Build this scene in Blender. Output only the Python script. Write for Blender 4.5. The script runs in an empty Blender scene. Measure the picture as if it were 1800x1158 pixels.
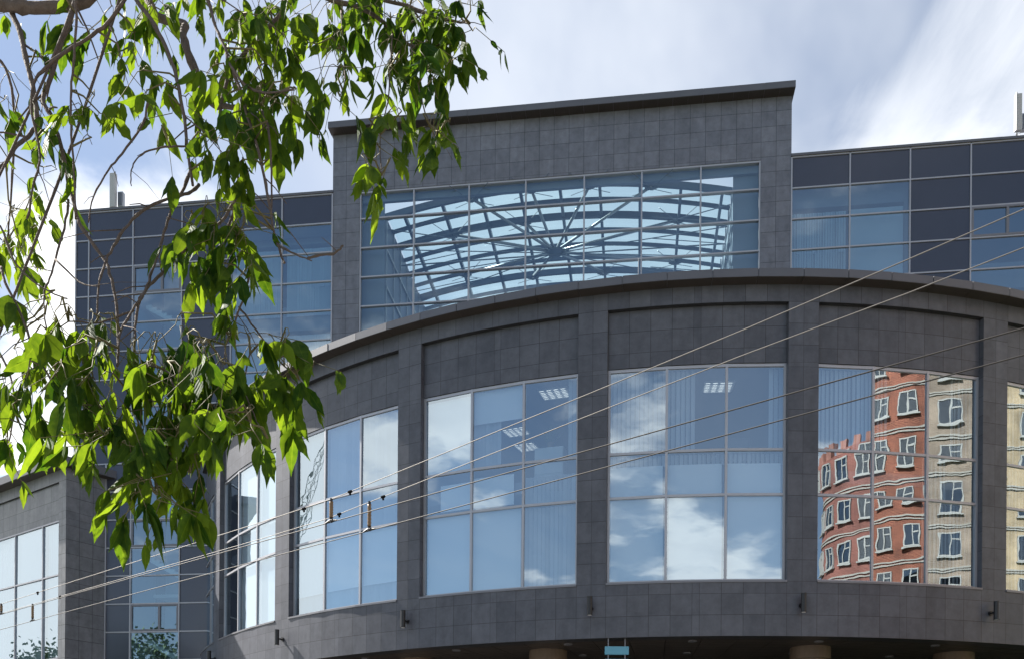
import bpy, bmesh, math, random
from math import sin, cos, pi, radians
from mathutils import Vector, Matrix
random.seed(7)
scene = bpy.context.scene
COL = scene.collection
EYE = 1.6                                   # eye height above the pavement

# ------------------------------------------------------------------ camera
FPX, PPY, ROLL, PITCH = 1656.98, 1407.36, .0080, .0010     # focal length / horizon row for an 1800 px wide frame
cam_data = bpy.data.cameras.new('camera')
cam = bpy.data.objects.new('camera', cam_data)
COL.objects.link(cam)
fw = Vector((0, cos(PITCH), sin(PITCH))); up = Vector((0, -sin(PITCH), cos(PITCH))); rt = Vector((1, 0, 0))
cx_ = cos(ROLL) * rt + sin(ROLL) * up
cy_ = -sin(ROLL) * rt + cos(ROLL) * up
M = Matrix((cx_, cy_, -fw)).transposed().to_4x4()
M.translation = Vector((0, 0, EYE))
cam.matrix_world = M
cam_data.sensor_width = 36.0
cam_data.lens = FPX / 1800 * 36
cam_data.shift_y = (PPY - 579) / 1800
cam_data.clip_start = .05
cam_data.clip_end = 6000
scene.camera = cam

# ------------------------------------------------------------------ light
SUN_H = Vector((-.883, .469, 0)).normalized()      # horizontal direction towards the sun
SUN_EL = radians(42)
sun_dir = Vector((SUN_H.x * cos(SUN_EL), SUN_H.y * cos(SUN_EL), sin(SUN_EL)))
sd = bpy.data.lights.new('sun', 'SUN'); sd.energy = 5.0; sd.angle = radians(.5); sd.color = (1, .95, .87)
so = bpy.data.objects.new('sun', sd); COL.objects.link(so)
so.rotation_euler = sun_dir.to_track_quat('Z', 'Y').to_euler()
so.location = (-60, 40, 60)

world = bpy.data.worlds.new('World'); scene.world = world; world.use_nodes = True
wn, wl = world.node_tree.nodes, world.node_tree.links
for n in list(wn): wn.remove(n)
def N(nodes, typ, **kw):
    n = nodes.new(typ)
    for k, v in kw.items():
        if k.startswith('i_'):
            n.inputs[k[2:].replace('_', ' ')].default_value = v
        else: setattr(n, k, v)
    return n
def math_node(nodes, links, op, a, b=None, clamp=False):
    n = nodes.new('ShaderNodeMath'); n.operation = op; n.use_clamp = clamp
    for i, v in enumerate((a, b)):
        if v is None: continue
        if isinstance(v, (int, float)): n.inputs[i].default_value = v
        else: links.new(v, n.inputs[i])
    return n.outputs[0]
wo = N(wn, 'ShaderNodeOutputWorld'); bg = N(wn, 'ShaderNodeBackground'); bg.inputs['Strength'].default_value = .052
sky = N(wn, 'ShaderNodeTexSky', sky_type='NISHITA', sun_disc=False, sun_elevation=SUN_EL,
        sun_rotation=math.atan2(SUN_H.x, SUN_H.y), air_density=1.0, dust_density=.35, ozone_density=1.2, altitude=150)
tc = N(wn, 'ShaderNodeTexCoord'); sep = N(wn, 'ShaderNodeSeparateXYZ'); wl.new(tc.outputs['Generated'], sep.inputs[0])
zz = math_node(wn, wl, 'ADD', math_node(wn, wl, 'MAXIMUM', sep.outputs['Z'], 0.0), .12)
px_ = math_node(wn, wl, 'DIVIDE', sep.outputs['X'], zz); py_ = math_node(wn, wl, 'DIVIDE', sep.outputs['Y'], zz)
comb = N(wn, 'ShaderNodeCombineXYZ'); wl.new(px_, comb.inputs[0]); wl.new(py_, comb.inputs[1])
def cloud_layer(rot, scl, loc, scale, detail, rough, dist, lo, hi):
    mp = N(wn, 'ShaderNodeMapping'); mp.inputs['Rotation'].default_value = (0, 0, radians(rot)); mp.inputs['Scale'].default_value = scl
    mp.inputs['Location'].default_value = loc
    wl.new(comb.outputs[0], mp.inputs[0])
    nz = N(wn, 'ShaderNodeTexNoise'); nz.inputs['Scale'].default_value = scale; nz.inputs['Detail'].default_value = detail
    nz.inputs['Roughness'].default_value = rough; nz.inputs['Distortion'].default_value = dist
    wl.new(mp.outputs[0], nz.inputs['Vector'])
    mr = N(wn, 'ShaderNodeMapRange', interpolation_type='SMOOTHSTEP'); mr.inputs['From Min'].default_value = lo; mr.inputs['From Max'].default_value = hi
    wl.new(nz.outputs['Fac'], mr.inputs['Value'])
    return mr.outputs[0], nz.outputs['Fac']
cir, _ = cloud_layer(-48, (2.3, .75, 1), (1.3, .2, 0), 1.0, 8, .56, .5, .30, .72)       # streaked high cloud
veil, _ = cloud_layer(-50, (1.1, .6, 1), (4.3, 2.2, 0), 1.0, 6, .55, .3, .28, .66)        # thin veil
cum, cumf = cloud_layer(20, (1, 1, 1), (2.2, 7.4, 0), .95, 11, .56, .15, .53, .60)      # heaped low cloud
cir2, _ = cloud_layer(-44, (5.5, .9, 1), (.4, 3.1, 0), 1.2, 9, .6, .4, .38, .74)      # finer streaks
cir_m = math_node(wn, wl, 'ADD', math_node(wn, wl, 'MULTIPLY', cir, .62), math_node(wn, wl, 'MULTIPLY', cir2, .26), True)
lefty = N(wn, 'ShaderNodeMapRange', interpolation_type='SMOOTHSTEP'); lefty.inputs['From Min'].default_value = -.45; lefty.inputs['From Max'].default_value = .1; lefty.inputs['To Min'].default_value = .15
wl.new(sep.outputs['X'], lefty.inputs['Value'])
veil_m = math_node(wn, wl, 'MULTIPLY', math_node(wn, wl, 'MULTIPLY', veil, .72), lefty.outputs[0])
# the high cloud covers the sunny half of the sky; the half behind the camera is clearer
half = N(wn, 'ShaderNodeMapRange', interpolation_type='SMOOTHSTEP'); half.inputs['From Min'].default_value = -.25; half.inputs['From Max'].default_value = .35; half.inputs['To Min'].default_value = .22
wl.new(sep.outputs['Y'], half.inputs['Value'])
high = math_node(wn, wl, 'MULTIPLY', math_node(wn, wl, 'MAXIMUM', cir_m, veil_m), half.outputs[0])
# heaps live below about 32 degrees
lowm = N(wn, 'ShaderNodeMapRange', interpolation_type='SMOOTHSTEP'); lowm.inputs['From Min'].default_value = .60; lowm.inputs['From Max'].default_value = .47
wl.new(sep.outputs['Z'], lowm.inputs['Value'])
# a bright bank of heaped cloud low on the sunny side
bank = N(wn, 'ShaderNodeVectorMath', operation='DOT_PRODUCT'); wl.new(tc.outputs['Generated'], bank.inputs[0]); bank.inputs[1].default_value = (-.93, .36, 0)
bankm = N(wn, 'ShaderNodeMapRange', interpolation_type='SMOOTHSTEP'); bankm.inputs['From Min'].default_value = .84; bankm.inputs['From Max'].default_value = .93; bankm.inputs['To Max'].default_value = .22
wl.new(bank.outputs['Value'], bankm.inputs['Value'])
cum2 = N(wn, 'ShaderNodeMapRange', interpolation_type='SMOOTHSTEP'); cum2.inputs['From Min'].default_value = .53; cum2.inputs['From Max'].default_value = .62
bias = bankm.outputs[0]
for v, d0, d1, top in (((-.33, .80, .49), .990, .999, .09), ((-.46, .80, .385), .991, .9995, .04)):
    sp_ = N(wn, 'ShaderNodeVectorMath', operation='DOT_PRODUCT'); wl.new(tc.outputs['Generated'], sp_.inputs[0]); sp_.inputs[1].default_value = Vector(v).normalized()
    sm_ = N(wn, 'ShaderNodeMapRange', interpolation_type='SMOOTHSTEP'); sm_.inputs['From Min'].default_value = d0; sm_.inputs['From Max'].default_value = d1; sm_.inputs['To Max'].default_value = top
    wl.new(sp_.outputs['Value'], sm_.inputs['Value']); bias = math_node(wn, wl, 'ADD', bias, sm_.outputs[0])
wl.new(math_node(wn, wl, 'ADD', cumf, bias), cum2.inputs['Value'])
cum_m = math_node(wn, wl, 'MULTIPLY', math_node(wn, wl, 'MAXIMUM', cum, cum2.outputs[0]), lowm.outputs[0])
mix1 = N(wn, 'ShaderNodeMixRGB'); wl.new(high, mix1.inputs[0]); wl.new(sky.outputs[0], mix1.inputs[1]); mix1.inputs[2].default_value = (7.9, 8.15, 8.5, 1)
ccol = N(wn, 'ShaderNodeMixRGB'); ccol.inputs[1].default_value = (10.5, 10.5, 10.5, 1); ccol.inputs[2].default_value = (5.6, 6.0, 6.8, 1)
cden = N(wn, 'ShaderNodeMapRange'); cden.inputs['From Min'].default_value = .60; cden.inputs['From Max'].default_value = .78; wl.new(cumf, cden.inputs['Value'])
wl.new(cden.outputs[0], ccol.inputs[0])
mix2 = N(wn, 'ShaderNodeMixRGB'); wl.new(cum_m, mix2.inputs[0]); wl.new(mix1.outputs[0], mix2.inputs[1]); wl.new(ccol.outputs[0], mix2.inputs[2])
wl.new(mix2.outputs[0], bg.inputs['Color']); wl.new(bg.outputs[0], wo.inputs[0])

scene.view_settings.view_transform = 'Standard'; scene.view_settings.look = 'None'
scene.view_settings.exposure = 1.53; scene.view_settings.gamma = 1
scene.render.engine = 'CYCLES'
cy = scene.cycles
cy.max_bounces = 10; cy.transparent_max_bounces = 24; cy.glossy_bounces = 5; cy.diffuse_bounces = 4; cy.transmission_bounces = 6
cy.caustics_reflective = False; cy.caustics_refractive = False; cy.sample_clamp_indirect = 6; cy.use_denoising = True

# ------------------------------------------------------------------ materials
def new_mat(name):
    m = bpy.data.materials.new(name); m.use_nodes = True
    nt = m.node_tree; b = nt.nodes['Principled BSDF']
    return m, nt.nodes, nt.links, b
def plain(name, col, rough=.6, metal=0.0, spec=.5, noise=0.0, scale=6.0, bump=0.0):
    m, n, l, b = new_mat(name)
    b.inputs['Roughness'].default_value = rough; b.inputs['Metallic'].default_value = metal; b.inputs['Specular IOR Level'].default_value = spec
    b.inputs['Base Color'].default_value = (*col, 1)
    if noise or bump:
        tcn = N(n, 'ShaderNodeTexCoord'); nz = N(n, 'ShaderNodeTexNoise'); nz.inputs['Scale'].default_value = scale; nz.inputs['Detail'].default_value = 6
        l.new(tcn.outputs['Object'], nz.inputs['Vector'])
        if noise:
            mx = N(n, 'ShaderNodeMixRGB'); l.new(nz.outputs['Fac'], mx.inputs[0])
            mx.inputs[1].default_value = (*[c * (1 - noise) for c in col], 1); mx.inputs[2].default_value = (*[min(1, c * (1 + noise)) for c in col], 1)
            l.new(mx.outputs[0], b.inputs['Base Color'])
        if bump:
            bp = N(n, 'ShaderNodeBump'); bp.inputs['Strength'].default_value = bump; bp.inputs['Distance'].default_value = .02
            l.new(nz.outputs['Fac'], bp.inputs['Height']); l.new(bp.outputs[0], b.inputs['Normal'])
    return m
def tile_mat(name, c1, c2, mortar=.013, joint=(.03, .03, .033), rough=.42):
    m, n, l, b = new_mat(name)
    uv = N(n, 'ShaderNodeUVMap'); br = N(n, 'ShaderNodeTexBrick', offset=0.0, squash=1.0)
    for k, v in (('Scale', 1), ('Brick Width', 1), ('Row Height', 1), ('Mortar Size', mortar), ('Mortar Smooth', .1), ('Bias', 0)): br.inputs[k].default_value = v
    br.inputs['Color1'].default_value = (*c1, 1); br.inputs['Color2'].default_value = (*c2, 1); br.inputs['Mortar'].default_value = (*joint, 1)
    l.new(uv.outputs[0], br.inputs['Vector'])
    tcn = N(n, 'ShaderNodeTexCoord')
    nz = N(n, 'ShaderNodeTexNoise'); nz.inputs['Scale'].default_value = 3.4; nz.inputs['Detail'].default_value = 9; nz.inputs['Roughness'].default_value = .72
    l.new(tcn.outputs['Object'], nz.inputs['Vector'])
    mpv = N(n, 'ShaderNodeMapping'); mpv.inputs['Scale'].default_value = (2.2, 2.2, .55); l.new(tcn.outputs['Object'], mpv.inputs[0])
    nz2 = N(n, 'ShaderNodeTexNoise'); nz2.inputs['Scale'].default_value = 1.4; nz2.inputs['Detail'].default_value = 6; l.new(mpv.outputs[0], nz2.inputs['Vector'])
    s = math_node(n, l, 'ADD', math_node(n, l, 'MULTIPLY', nz.outputs['Fac'], .62), math_node(n, l, 'MULTIPLY', nz2.outputs['Fac'], .38))
    mr = N(n, 'ShaderNodeMapRange'); mr.inputs['From Min'].default_value = .3; mr.inputs['From Max'].default_value = .7; mr.inputs['To Min'].default_value = .68; mr.inputs['To Max'].default_value = 1.33
    l.new(s, mr.inputs['Value'])
    vm = N(n, 'ShaderNodeVectorMath', operation='SCALE'); l.new(br.outputs['Color'], vm.inputs[0]); l.new(mr.outputs[0], vm.inputs['Scale'])
    l.new(vm.outputs[0], b.inputs['Base Color'])
    b.inputs['Roughness'].default_value = rough; b.inputs['Specular IOR Level'].default_value = .42
    return m
def glass_mat(name, trans=(.77, .90, .98), refl=(.80, .92, 1.0), base=.41, wave=.0023, wscale=1.0):
    m = bpy.data.materials.new(name); m.use_nodes = True; n = m.node_tree.nodes; l = m.node_tree.links
    for x in list(n): n.remove(x)
    out = N(n, 'ShaderNodeOutputMaterial'); tr = N(n, 'ShaderNodeBsdfTransparent'); gl = N(n, 'ShaderNodeBsdfGlossy'); mx = N(n, 'ShaderNodeMixShader')
    tr.inputs[0].default_value = (*trans, 1); gl.inputs['Color'].default_value = (*refl, 1); gl.inputs['Roughness'].default_value = 0.0
    lw = N(n, 'ShaderNodeLayerWeight'); lw.inputs[0].default_value = .5
    fac = math_node(n, l, 'ADD', math_node(n, l, 'MULTIPLY', math_node(n, l, 'POWER', lw.outputs['Facing'], 4.0), .85), base, True)
    l.new(fac, mx.inputs[0]); l.new(tr.outputs[0], mx.inputs[1]); l.new(gl.outputs[0], mx.inputs[2]); l.new(mx.outputs[0], out.inputs[0])
    if wave:
        tcn = N(n, 'ShaderNodeTexCoord'); nz = N(n, 'ShaderNodeTexNoise'); nz.inputs['Scale'].default_value = wscale; nz.inputs['Detail'].default_value = 1.5
        l.new(tcn.outputs['Object'], nz.inputs['Vector'])
        bp = N(n, 'ShaderNodeBump'); bp.inputs['Strength'].default_value = 1.0; bp.inputs['Distance'].default_value = wave
        l.new(nz.outputs['Fac'], bp.inputs['Height']); l.new(bp.outputs[0], gl.inputs['Normal'])
    return m
def brick_mat(name, c1, c2, mort):
    m, n, l, b = new_mat(name)
    uv = N(n, 'ShaderNodeUVMap'); br = N(n, 'ShaderNodeTexBrick')
    for k, v in (('Scale', 1), ('Brick Width', .26), ('Row Height', .085), ('Mortar Size', .012), ('Mortar Smooth', .2)): br.inputs[k].default_value = v
    br.inputs['Color1'].default_value = (*c1, 1); br.inputs['Color2'].default_value = (*c2, 1); br.inputs['Mortar'].default_value = (*mort, 1)
    l.new(uv.outputs[0], br.inputs['Vector']); b.inputs['Roughness'].default_value = .85
    tcb = N(n, 'ShaderNodeTexCoord'); nzb = N(n, 'ShaderNodeTexNoise'); nzb.inputs['Scale'].default_value = .55; nzb.inputs['Detail'].default_value = 8; l.new(tcb.outputs['Object'], nzb.inputs['Vector'])
    mrb = N(n, 'ShaderNodeMapRange'); mrb.inputs['From Min'].default_value = .3; mrb.inputs['From Max'].default_value = .7; mrb.inputs['To Min'].default_value = .6; mrb.inputs['To Max'].default_value = 1.35; l.new(nzb.outputs['Fac'], mrb.inputs['Value'])
    vmb = N(n, 'ShaderNodeVectorMath', operation='SCALE'); l.new(br.outputs['Color'], vmb.inputs[0]); l.new(mrb.outputs[0], vmb.inputs['Scale']); l.new(vmb.outputs[0], b.inputs['Base Color'])
    return m
def emis(name, col, s):
    m, n, l, b = new_mat(name); b.inputs['Base Color'].default_value = (.8, .8, .8, 1)
    b.inputs['Emission Color'].default_value = (*col, 1); b.inputs['Emission Strength'].default_value = s
    return m

MT = dict(
    tile=tile_mat('dark_porcelain_tile', (.078, .081, .098), (.103, .106, .125)),
    tile_tower=tile_mat('dark_porcelain_tile_skylit', (.145, .154, .190), (.178, .187, .225)),  # drum tile made lighter and bluer: the open sky's light is in the colour
    tile_annex=tile_mat('porcelain_tile_sunlit', (.185, .190, .205), (.225, .228, .24)),  # tile lightened so that its colour carries part of the sunlight
    coping=plain('grey_coping_metal', (.13, .13, .145), .42, .25, noise=.12, scale=1.5),
    soffit=plain('dark_brown_soffit', (.048, .038, .032), .45, noise=.3, scale=2),
    mullion=plain('silver_aluminium', (.42, .42, .45), .42, .45, noise=.06, scale=3),
    frame_dark=plain('grey_aluminium', (.20, .20, .22), .45, .4),
    spandrel=plain('dark_blue_spandrel_glass', (.048, .054, .082), .14, 0, .8, noise=.15, scale=.7, bump=.10),
    glass=glass_mat('blue_window_glass'),
    glass_wing=glass_mat('blue_wing_glass', (.62, .82, .92), (.76, .90, 1.0), .34, .0012),
    glass_atrium=glass_mat('pale_atrium_glass', (.80, .90, .915), (.66, .84, 1), .18, .0008),
    glass_roof=glass_mat('skylight_glass', (.84, .97, .97), (.9, 1, 1), .02, 0),
    slat=plain('pale_blind_fabric', (.50, .52, .56), .8),
    shade=plain('white_shade_fabric', (.90, .91, .93), .8, noise=.04, scale=1.2),
    room=plain('office_plaster', (.22, .22, .24), .9),
    room_dark=plain('office_floor', (.16, .15, .14), .9),
    steel=plain('blue_grey_painted_steel', (.13, .16, .21), .4, 0, .5, noise=.1),
    pipe=plain('pale_painted_pipe', (.34, .37, .41), .32, .3),
    stair=plain('pale_concrete_stair', (.72, .73, .74), .8, noise=.05),
    lamp=emis('fluorescent_tube_light', (1, .96, .86), .42),
    black=plain('black_powder_coat', (.012, .012, .014), .38),
    column=plain('brown_stone_column', (.16, .115, .085), .5, noise=.25, scale=2.5),
    sign=plain('blue_sign_board', (.12, .36, .48), .45),
    white=plain('white_plastic', (.72, .73, .74), .45),
    antenna=plain('pale_grey_radome', (.46, .46, .46), .5),
    metal=plain('galvanised_metal', (.33, .34, .36), .4, .7),
    wire=plain('wire_metal', (.19, .175, .16), .6, .5, noise=.2, scale=9),
    clamp=plain('dull_black_clamp', (.012, .012, .012), .95, 0, .05),
    wire_dark=plain('dark_contact_wire', (.045, .040, .036), .6, .4),
    ceramic=plain('brown_insulator', (.20, .115, .045), .35, noise=.2),
    bark=plain('grey_brown_bark', (.115, .085, .066), .9, noise=.45, scale=38, bump=.8),
    asphalt=plain('asphalt', (.05, .05, .052), .9, noise=.25, scale=14, bump=.3),
    paving=plain('concrete_paving', (.20, .195, .19), .9, noise=.2, scale=4),
    kerb=plain('granite_kerb', (.36, .35, .34), .85, noise=.2, scale=8),
    paint=plain('white_road_paint', (.75, .75, .73), .8),
    lawn=plain('short_grass', (.06, .10, .03), .95, noise=.4, scale=9),
    red=brick_mat('red_brick', (.20, .058, .038), (.125, .036, .028), (.40, .17, .10)),
    brown=brick_mat('red_brown_brick', (.22, .078, .062), (.16, .055, .046), (.30, .14, .11)),
    beige=brick_mat('beige_grey_brick', (.27, .20, .152), (.20, .148, .112), (.34, .29, .24)),
    yellow=brick_mat('yellow_brick', (.42, .31, .19), (.34, .25, .15), (.45, .38, .28)),
    band=plain('white_stone_band', (.36, .34, .31), .8),
    house_frame=plain('cream_window_frame', (.38, .375, .36), .5),
    pane=glass_mat('flat_pane', (.25, .27, .29), (.7, .75, .8), .30, .002),
    dark=plain('dark_void', (.03, .032, .036), .6),
    yellow_steel=plain('grey_yellow_crane_steel', (.22, .19, .13), .5),
    foliage=plain('street_foliage', (.09, .15, .05), .8, noise=.4, scale=3),
)
# leaves: thin, lit through from behind
def leaf_mat():
    m = bpy.data.materials.new('maple_leaf'); m.use_nodes = True; n = m.node_tree.nodes; l = m.node_tree.links
    for x in list(n): n.remove(x)
    out = N(n, 'ShaderNodeOutputMaterial'); at = N(n, 'ShaderNodeAttribute', attribute_name='leaf_tone')
    r1 = N(n, 'ShaderNodeValToRGB'); r2 = N(n, 'ShaderNodeValToRGB')
    for r, a, c in ((r1, (.016, .048, .008), (.060, .120, .014)), (r2, (.050, .125, .005), (.265, .375, .015))):
        r.color_ramp.elements[0].color = (*a, 1); r.color_ramp.elements[1].color = (*c, 1); l.new(at.outputs['Fac'], r.inputs[0])
    uv = N(n, 'ShaderNodeUVMap'); wv = N(n, 'ShaderNodeTexWave', wave_type='BANDS', bands_direction='DIAGONAL'); wv.inputs['Scale'].default_value = 2.2; wv.inputs['Distortion'].default_value = 1.0
    l.new(uv.outputs[0], wv.inputs[0])
    tcl = N(n, 'ShaderNodeTexCoord'); nzl = N(n, 'ShaderNodeTexNoise'); nzl.inputs['Scale'].default_value = 55; nzl.inputs['Detail'].default_value = 4
    l.new(tcl.outputs['Object'], nzl.inputs['Vector'])
    tone = math_node(n, l, 'ADD', at.outputs['Fac'], math_node(n, l, 'MULTIPLY', math_node(n, l, 'SUBTRACT', nzl.outputs['Fac'], .5), 1.1), True)
    su = N(n, 'ShaderNodeSeparateXYZ'); l.new(uv.outputs[0], su.inputs[0])
    rib = math_node(n, l, 'LESS_THAN', math_node(n, l, 'ABSOLUTE', math_node(n, l, 'SUBTRACT', su.outputs['Y'], .5)), .035)
    tone = math_node(n, l, 'ADD', tone, math_node(n, l, 'MULTIPLY', rib, .25), True)
    for r in (r1, r2): l.new(tone, r.inputs[0])
    bp = N(n, 'ShaderNodeBump'); bp.inputs['Strength'].default_value = .35; bp.inputs['Distance'].default_value = .002; l.new(wv.outputs['Fac'], bp.inputs['Height'])
    pb = N(n, 'ShaderNodeBsdfPrincipled'); pb.inputs['Roughness'].default_value = .62; pb.inputs['Specular IOR Level'].default_value = .13
    tl = N(n, 'ShaderNodeBsdfTranslucent'); mx = N(n, 'ShaderNodeMixShader'); mx.inputs[0].default_value = .48
    l.new(r1.outputs[0], pb.inputs['Base Color']); l.new(r2.outputs[0], tl.inputs[0]); l.new(bp.outputs[0], pb.inputs['Normal'])
    l.new(pb.outputs[0], mx.inputs[1]); l.new(tl.outputs[0], mx.inputs[2]); l.new(mx.outputs[0], out.inputs[0])
    return m
MT['leaf'] = leaf_mat()

# ------------------------------------------------------------------ builders
class Frame:
    def __init__(s, o, t, n): s.o, s.t, s.n = Vector(o), Vector(t), Vector(n)
    def __call__(s, t, n, z): return s.o + s.t * t + s.n * n + Vector((0, 0, z))
WF = Frame((0, 0, 0), (1, 0, 0), (0, 1, 0))
class MB:
    def __init__(s): s.v, s.f, s.uv, s.mi = [], [], [], []
    def face(s, pts, uvs=None, mi=0):
        i = len(s.v); s.v += [tuple(p) for p in pts]; s.f.append(tuple(range(i, i + len(pts))))
        s.uv.append(uvs or [(0, 0)] * len(pts)); s.mi.append(mi)
    def hexa(s, p, mi=0, uvs=None):
        # p: 8 points, bottom 0-3 ring, top 4-7 ring
        for q in ((0, 3, 2, 1), (4, 5, 6, 7), (0, 1, 5, 4), (1, 2, 6, 5), (2, 3, 7, 6), (3, 0, 4, 7)):
            s.face([p[k] for k in q], None, mi)
    def box(s, F, t0, t1, n0, n1, z0, z1, mi=0):
        s.hexa([F(t0, n0, z0), F(t1, n0, z0), F(t1, n1, z0), F(t0, n1, z0), F(t0, n0, z1), F(t1, n0, z1), F(t1, n1, z1), F(t0, n1, z1)], mi)
    def tube(s, pts, rad, seg=8, mi=0, cap=True):
        pts = [Vector(p) for p in pts]
        if not hasattr(rad, '__len__'): rad = [rad] * len(pts)
        i0 = len(s.v); ref = None
        for k, p in enumerate(pts):
            d = (pts[min(k + 1, len(pts) - 1)] - pts[max(k - 1, 0)]).normalized()
            if ref is None: ref = d.orthogonal().normalized()
            ref = (ref - d * ref.dot(d))
            ref = ref.normalized() if ref.length > 1e-6 else d.orthogonal().normalized()
            bn = d.cross(ref)
            for j in range(seg):
                an = 2 * pi * j / seg
                s.v.append(tuple(p + (ref * cos(an) + bn * sin(an)) * rad[k]))
        for k in range(len(pts) - 1):
            for j in range(seg):
                a, b = i0 + k * seg + j, i0 + k * seg + (j + 1) % seg
                s.f.append((a, b, b + seg, a + seg)); s.uv.append([(0, 0)] * 4); s.mi.append(mi)
        if cap:
            s.f.append(tuple(i0 + j for j in range(seg))[::-1]); s.uv.append([(0, 0)] * seg); s.mi.append(mi)
            e = i0 + (len(pts) - 1) * seg
            s.f.append(tuple(e + j for j in range(seg))); s.uv.append([(0, 0)] * seg); s.mi.append(mi)
    def build(s, name, mats, parent=None, smooth=False, origin=None):
        me = bpy.data.meshes.new(name)
        vs = s.v
        if origin is None and parent is not None: origin = parent['_o'] if '_o' in parent else (0, 0, 0)
        o = Vector(origin or (0, 0, 0))
        me.from_pydata([tuple(Vector(v) - o) for v in vs], [], s.f)
        uvl = me.uv_layers.new(name='UVMap'); k = 0
        for f, u in zip(s.f, s.uv):
            for q in range(len(f)): uvl.data[k].uv = u[q]; k += 1
        for m in (mats if isinstance(mats, (list, tuple)) else [mats]): me.materials.append(m)
        me.polygons.foreach_set('material_index', s.mi)
        if smooth: me.polygons.foreach_set('use_smooth', [True] * len(me.polygons))
        me.update()
        ob = bpy.data.objects.new(name, me); COL.objects.link(ob)
        if parent is not None: ob.parent = parent
        else: ob.location = o
        return ob
ORIG = {}
def thing(name, label, cat, loc=(0, 0, 0), group=None):
    o = bpy.data.objects.new(name, None); COL.objects.link(o); o.location = loc; o.empty_display_size = .3
    o['label'] = label; o['category'] = cat
    if group: o['group'] = group
    ORIG[o.name] = Vector(loc)
    return o
def part(mb, name, mats, root, parent=None, smooth=False):
    """a mesh given in world coordinates, stored relative to the thing's base"""
    return mb.build(name, mats, parent or root, smooth, origin=ORIG[root.name])
def tag(o, label, cat, group=None):
    o['label'] = label; o['category'] = cat
    if group: o['group'] = group
    return o
def copy_tree(o, parent=None):
    c = o.copy(); COL.objects.link(c)
    if parent is not None: c.parent = parent
    for ch in list(o.children): copy_tree(ch, c)
    return c

# ------------------------------------------------------------------ key measures (heights above the eye, + EYE in the frames)
A_ = .1308
TF = Frame((0, 38.73, EYE), (cos(A_), -sin(A_), 0), (sin(A_), cos(A_), 0))          # plane of the tall block
DC = Vector((7.614, 49.04, EYE)); RW, RP, RC = 22.475, 22.70, 23.10                   # drum centre and radii
TH0, DTH, WTH = -1.0009, .2598, .2223
ZB, ZL, ZU, ZT, ZREC, ZCB, ZCT, ZBOT = 6.287, 8.7325, 10.0, 12.395, 14.04, 14.528, 14.755, 4.703
def dp(R, th, z): return Vector((DC.x + R * sin(th), DC.y - R * cos(th), DC.z + z))

# ================================================================== ground
g = MB(); S = 2500
g.face([(-S, -S, -.02), (S, -S, -.02), (S, S, -.02), (-S, S, -.02)])
o = g.build('ground', MT['lawn']); o['kind'] = 'structure'
ud = Vector((16.4, -13.2, 0)).normalized()                 # street direction
un = Vector((ud.y, -ud.x, 0)) * -1                          # towards the building
SF = Frame(Vector((-3.6, 15.0, 0)), ud, un)
g = MB(); g.box(SF, -120, 120, -6.5, 6.5, -.1, -.004); o = g.build('road', MT['asphalt']); o['kind'] = 'structure'
for nm, n0, n1 in (('pavement', -60, -6.7), ('pavement', 6.7, 16)):
    g = MB(); g.box(SF, -70, 70, n0, n1, -.1, 0.0 if n0 < 0 else .12); o = g.build(nm, MT['paving']); o['kind'] = 'structure'
for n0, n1 in ((-6.7, -6.5), (6.5, 6.7)):
    g = MB(); g.box(SF, -120, 120, n0, n1, -.1, .13); o = g.build('kerb', MT['kerb']); o['kind'] = 'structure'
g = MB()
for k in range(-18, 19): g.box(SF, k * 6, k * 6 + 3, -.07, .07, -.004, .0)
o = g.build('road_marking', MT['paint']); o['kind'] = 'structure'

# ================================================================== the office building
OB = thing('office_building', 'dark tiled office building with a curved glazed front below a tall windowed block', 'building', (2, 40, 0))

# ---- drum wall ----
NB0, NB1 = -2, 9                                            # bays -2 .. 8
ROWS = [ZBOT, 5.30, 5.90, 6.24]; z = 6.84
while z < 12.3: ROWS.append(z); z += .6
ROWS[-1] = 12.24
ROWS += [12.36, 12.84, 13.44, ZREC, ZCB + .06]
def row_v(zv):
    for i in range(len(ROWS) - 1):
        if zv <= ROWS[i + 1] + 1e-6: return i + (zv - ROWS[i]) / (ROWS[i + 1] - ROWS[i])
    return len(ROWS) - 1
BAYCOLS = [0, .6, 1.2, 1.8, 2.4, 2.6, 3.2, 3.8, 4.4, 4.996]
def bay_t0(b): return TH0 + b * DTH
ucount = 0
wall = MB()
def wall_strip(mb, R, tA, tB, zs, u):
    for za, zb in zip(zs[:-1], zs[1:]):
        va, vb = row_v(za), row_v(zb)
        mb.face([dp(R, tA, za), dp(R, tB, za), dp(R, tB, zb), dp(R, tA, zb)], [(u + .001, va + .001), (u + .999, va + .001), (u + .999, vb - .001), (u + .001, vb - .001)])
full = ROWS
low = [r for r in ROWS if r < ZB - .02] + [ZB - .03]
rec = [ZT + .03] + [r for r in ROWS if ZT + .05 < r < ZREC - .01] + [ZREC]
topz = [ZREC, ZCB + .06]
RS = RW + .06                                               # recessed panel above each window
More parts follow.
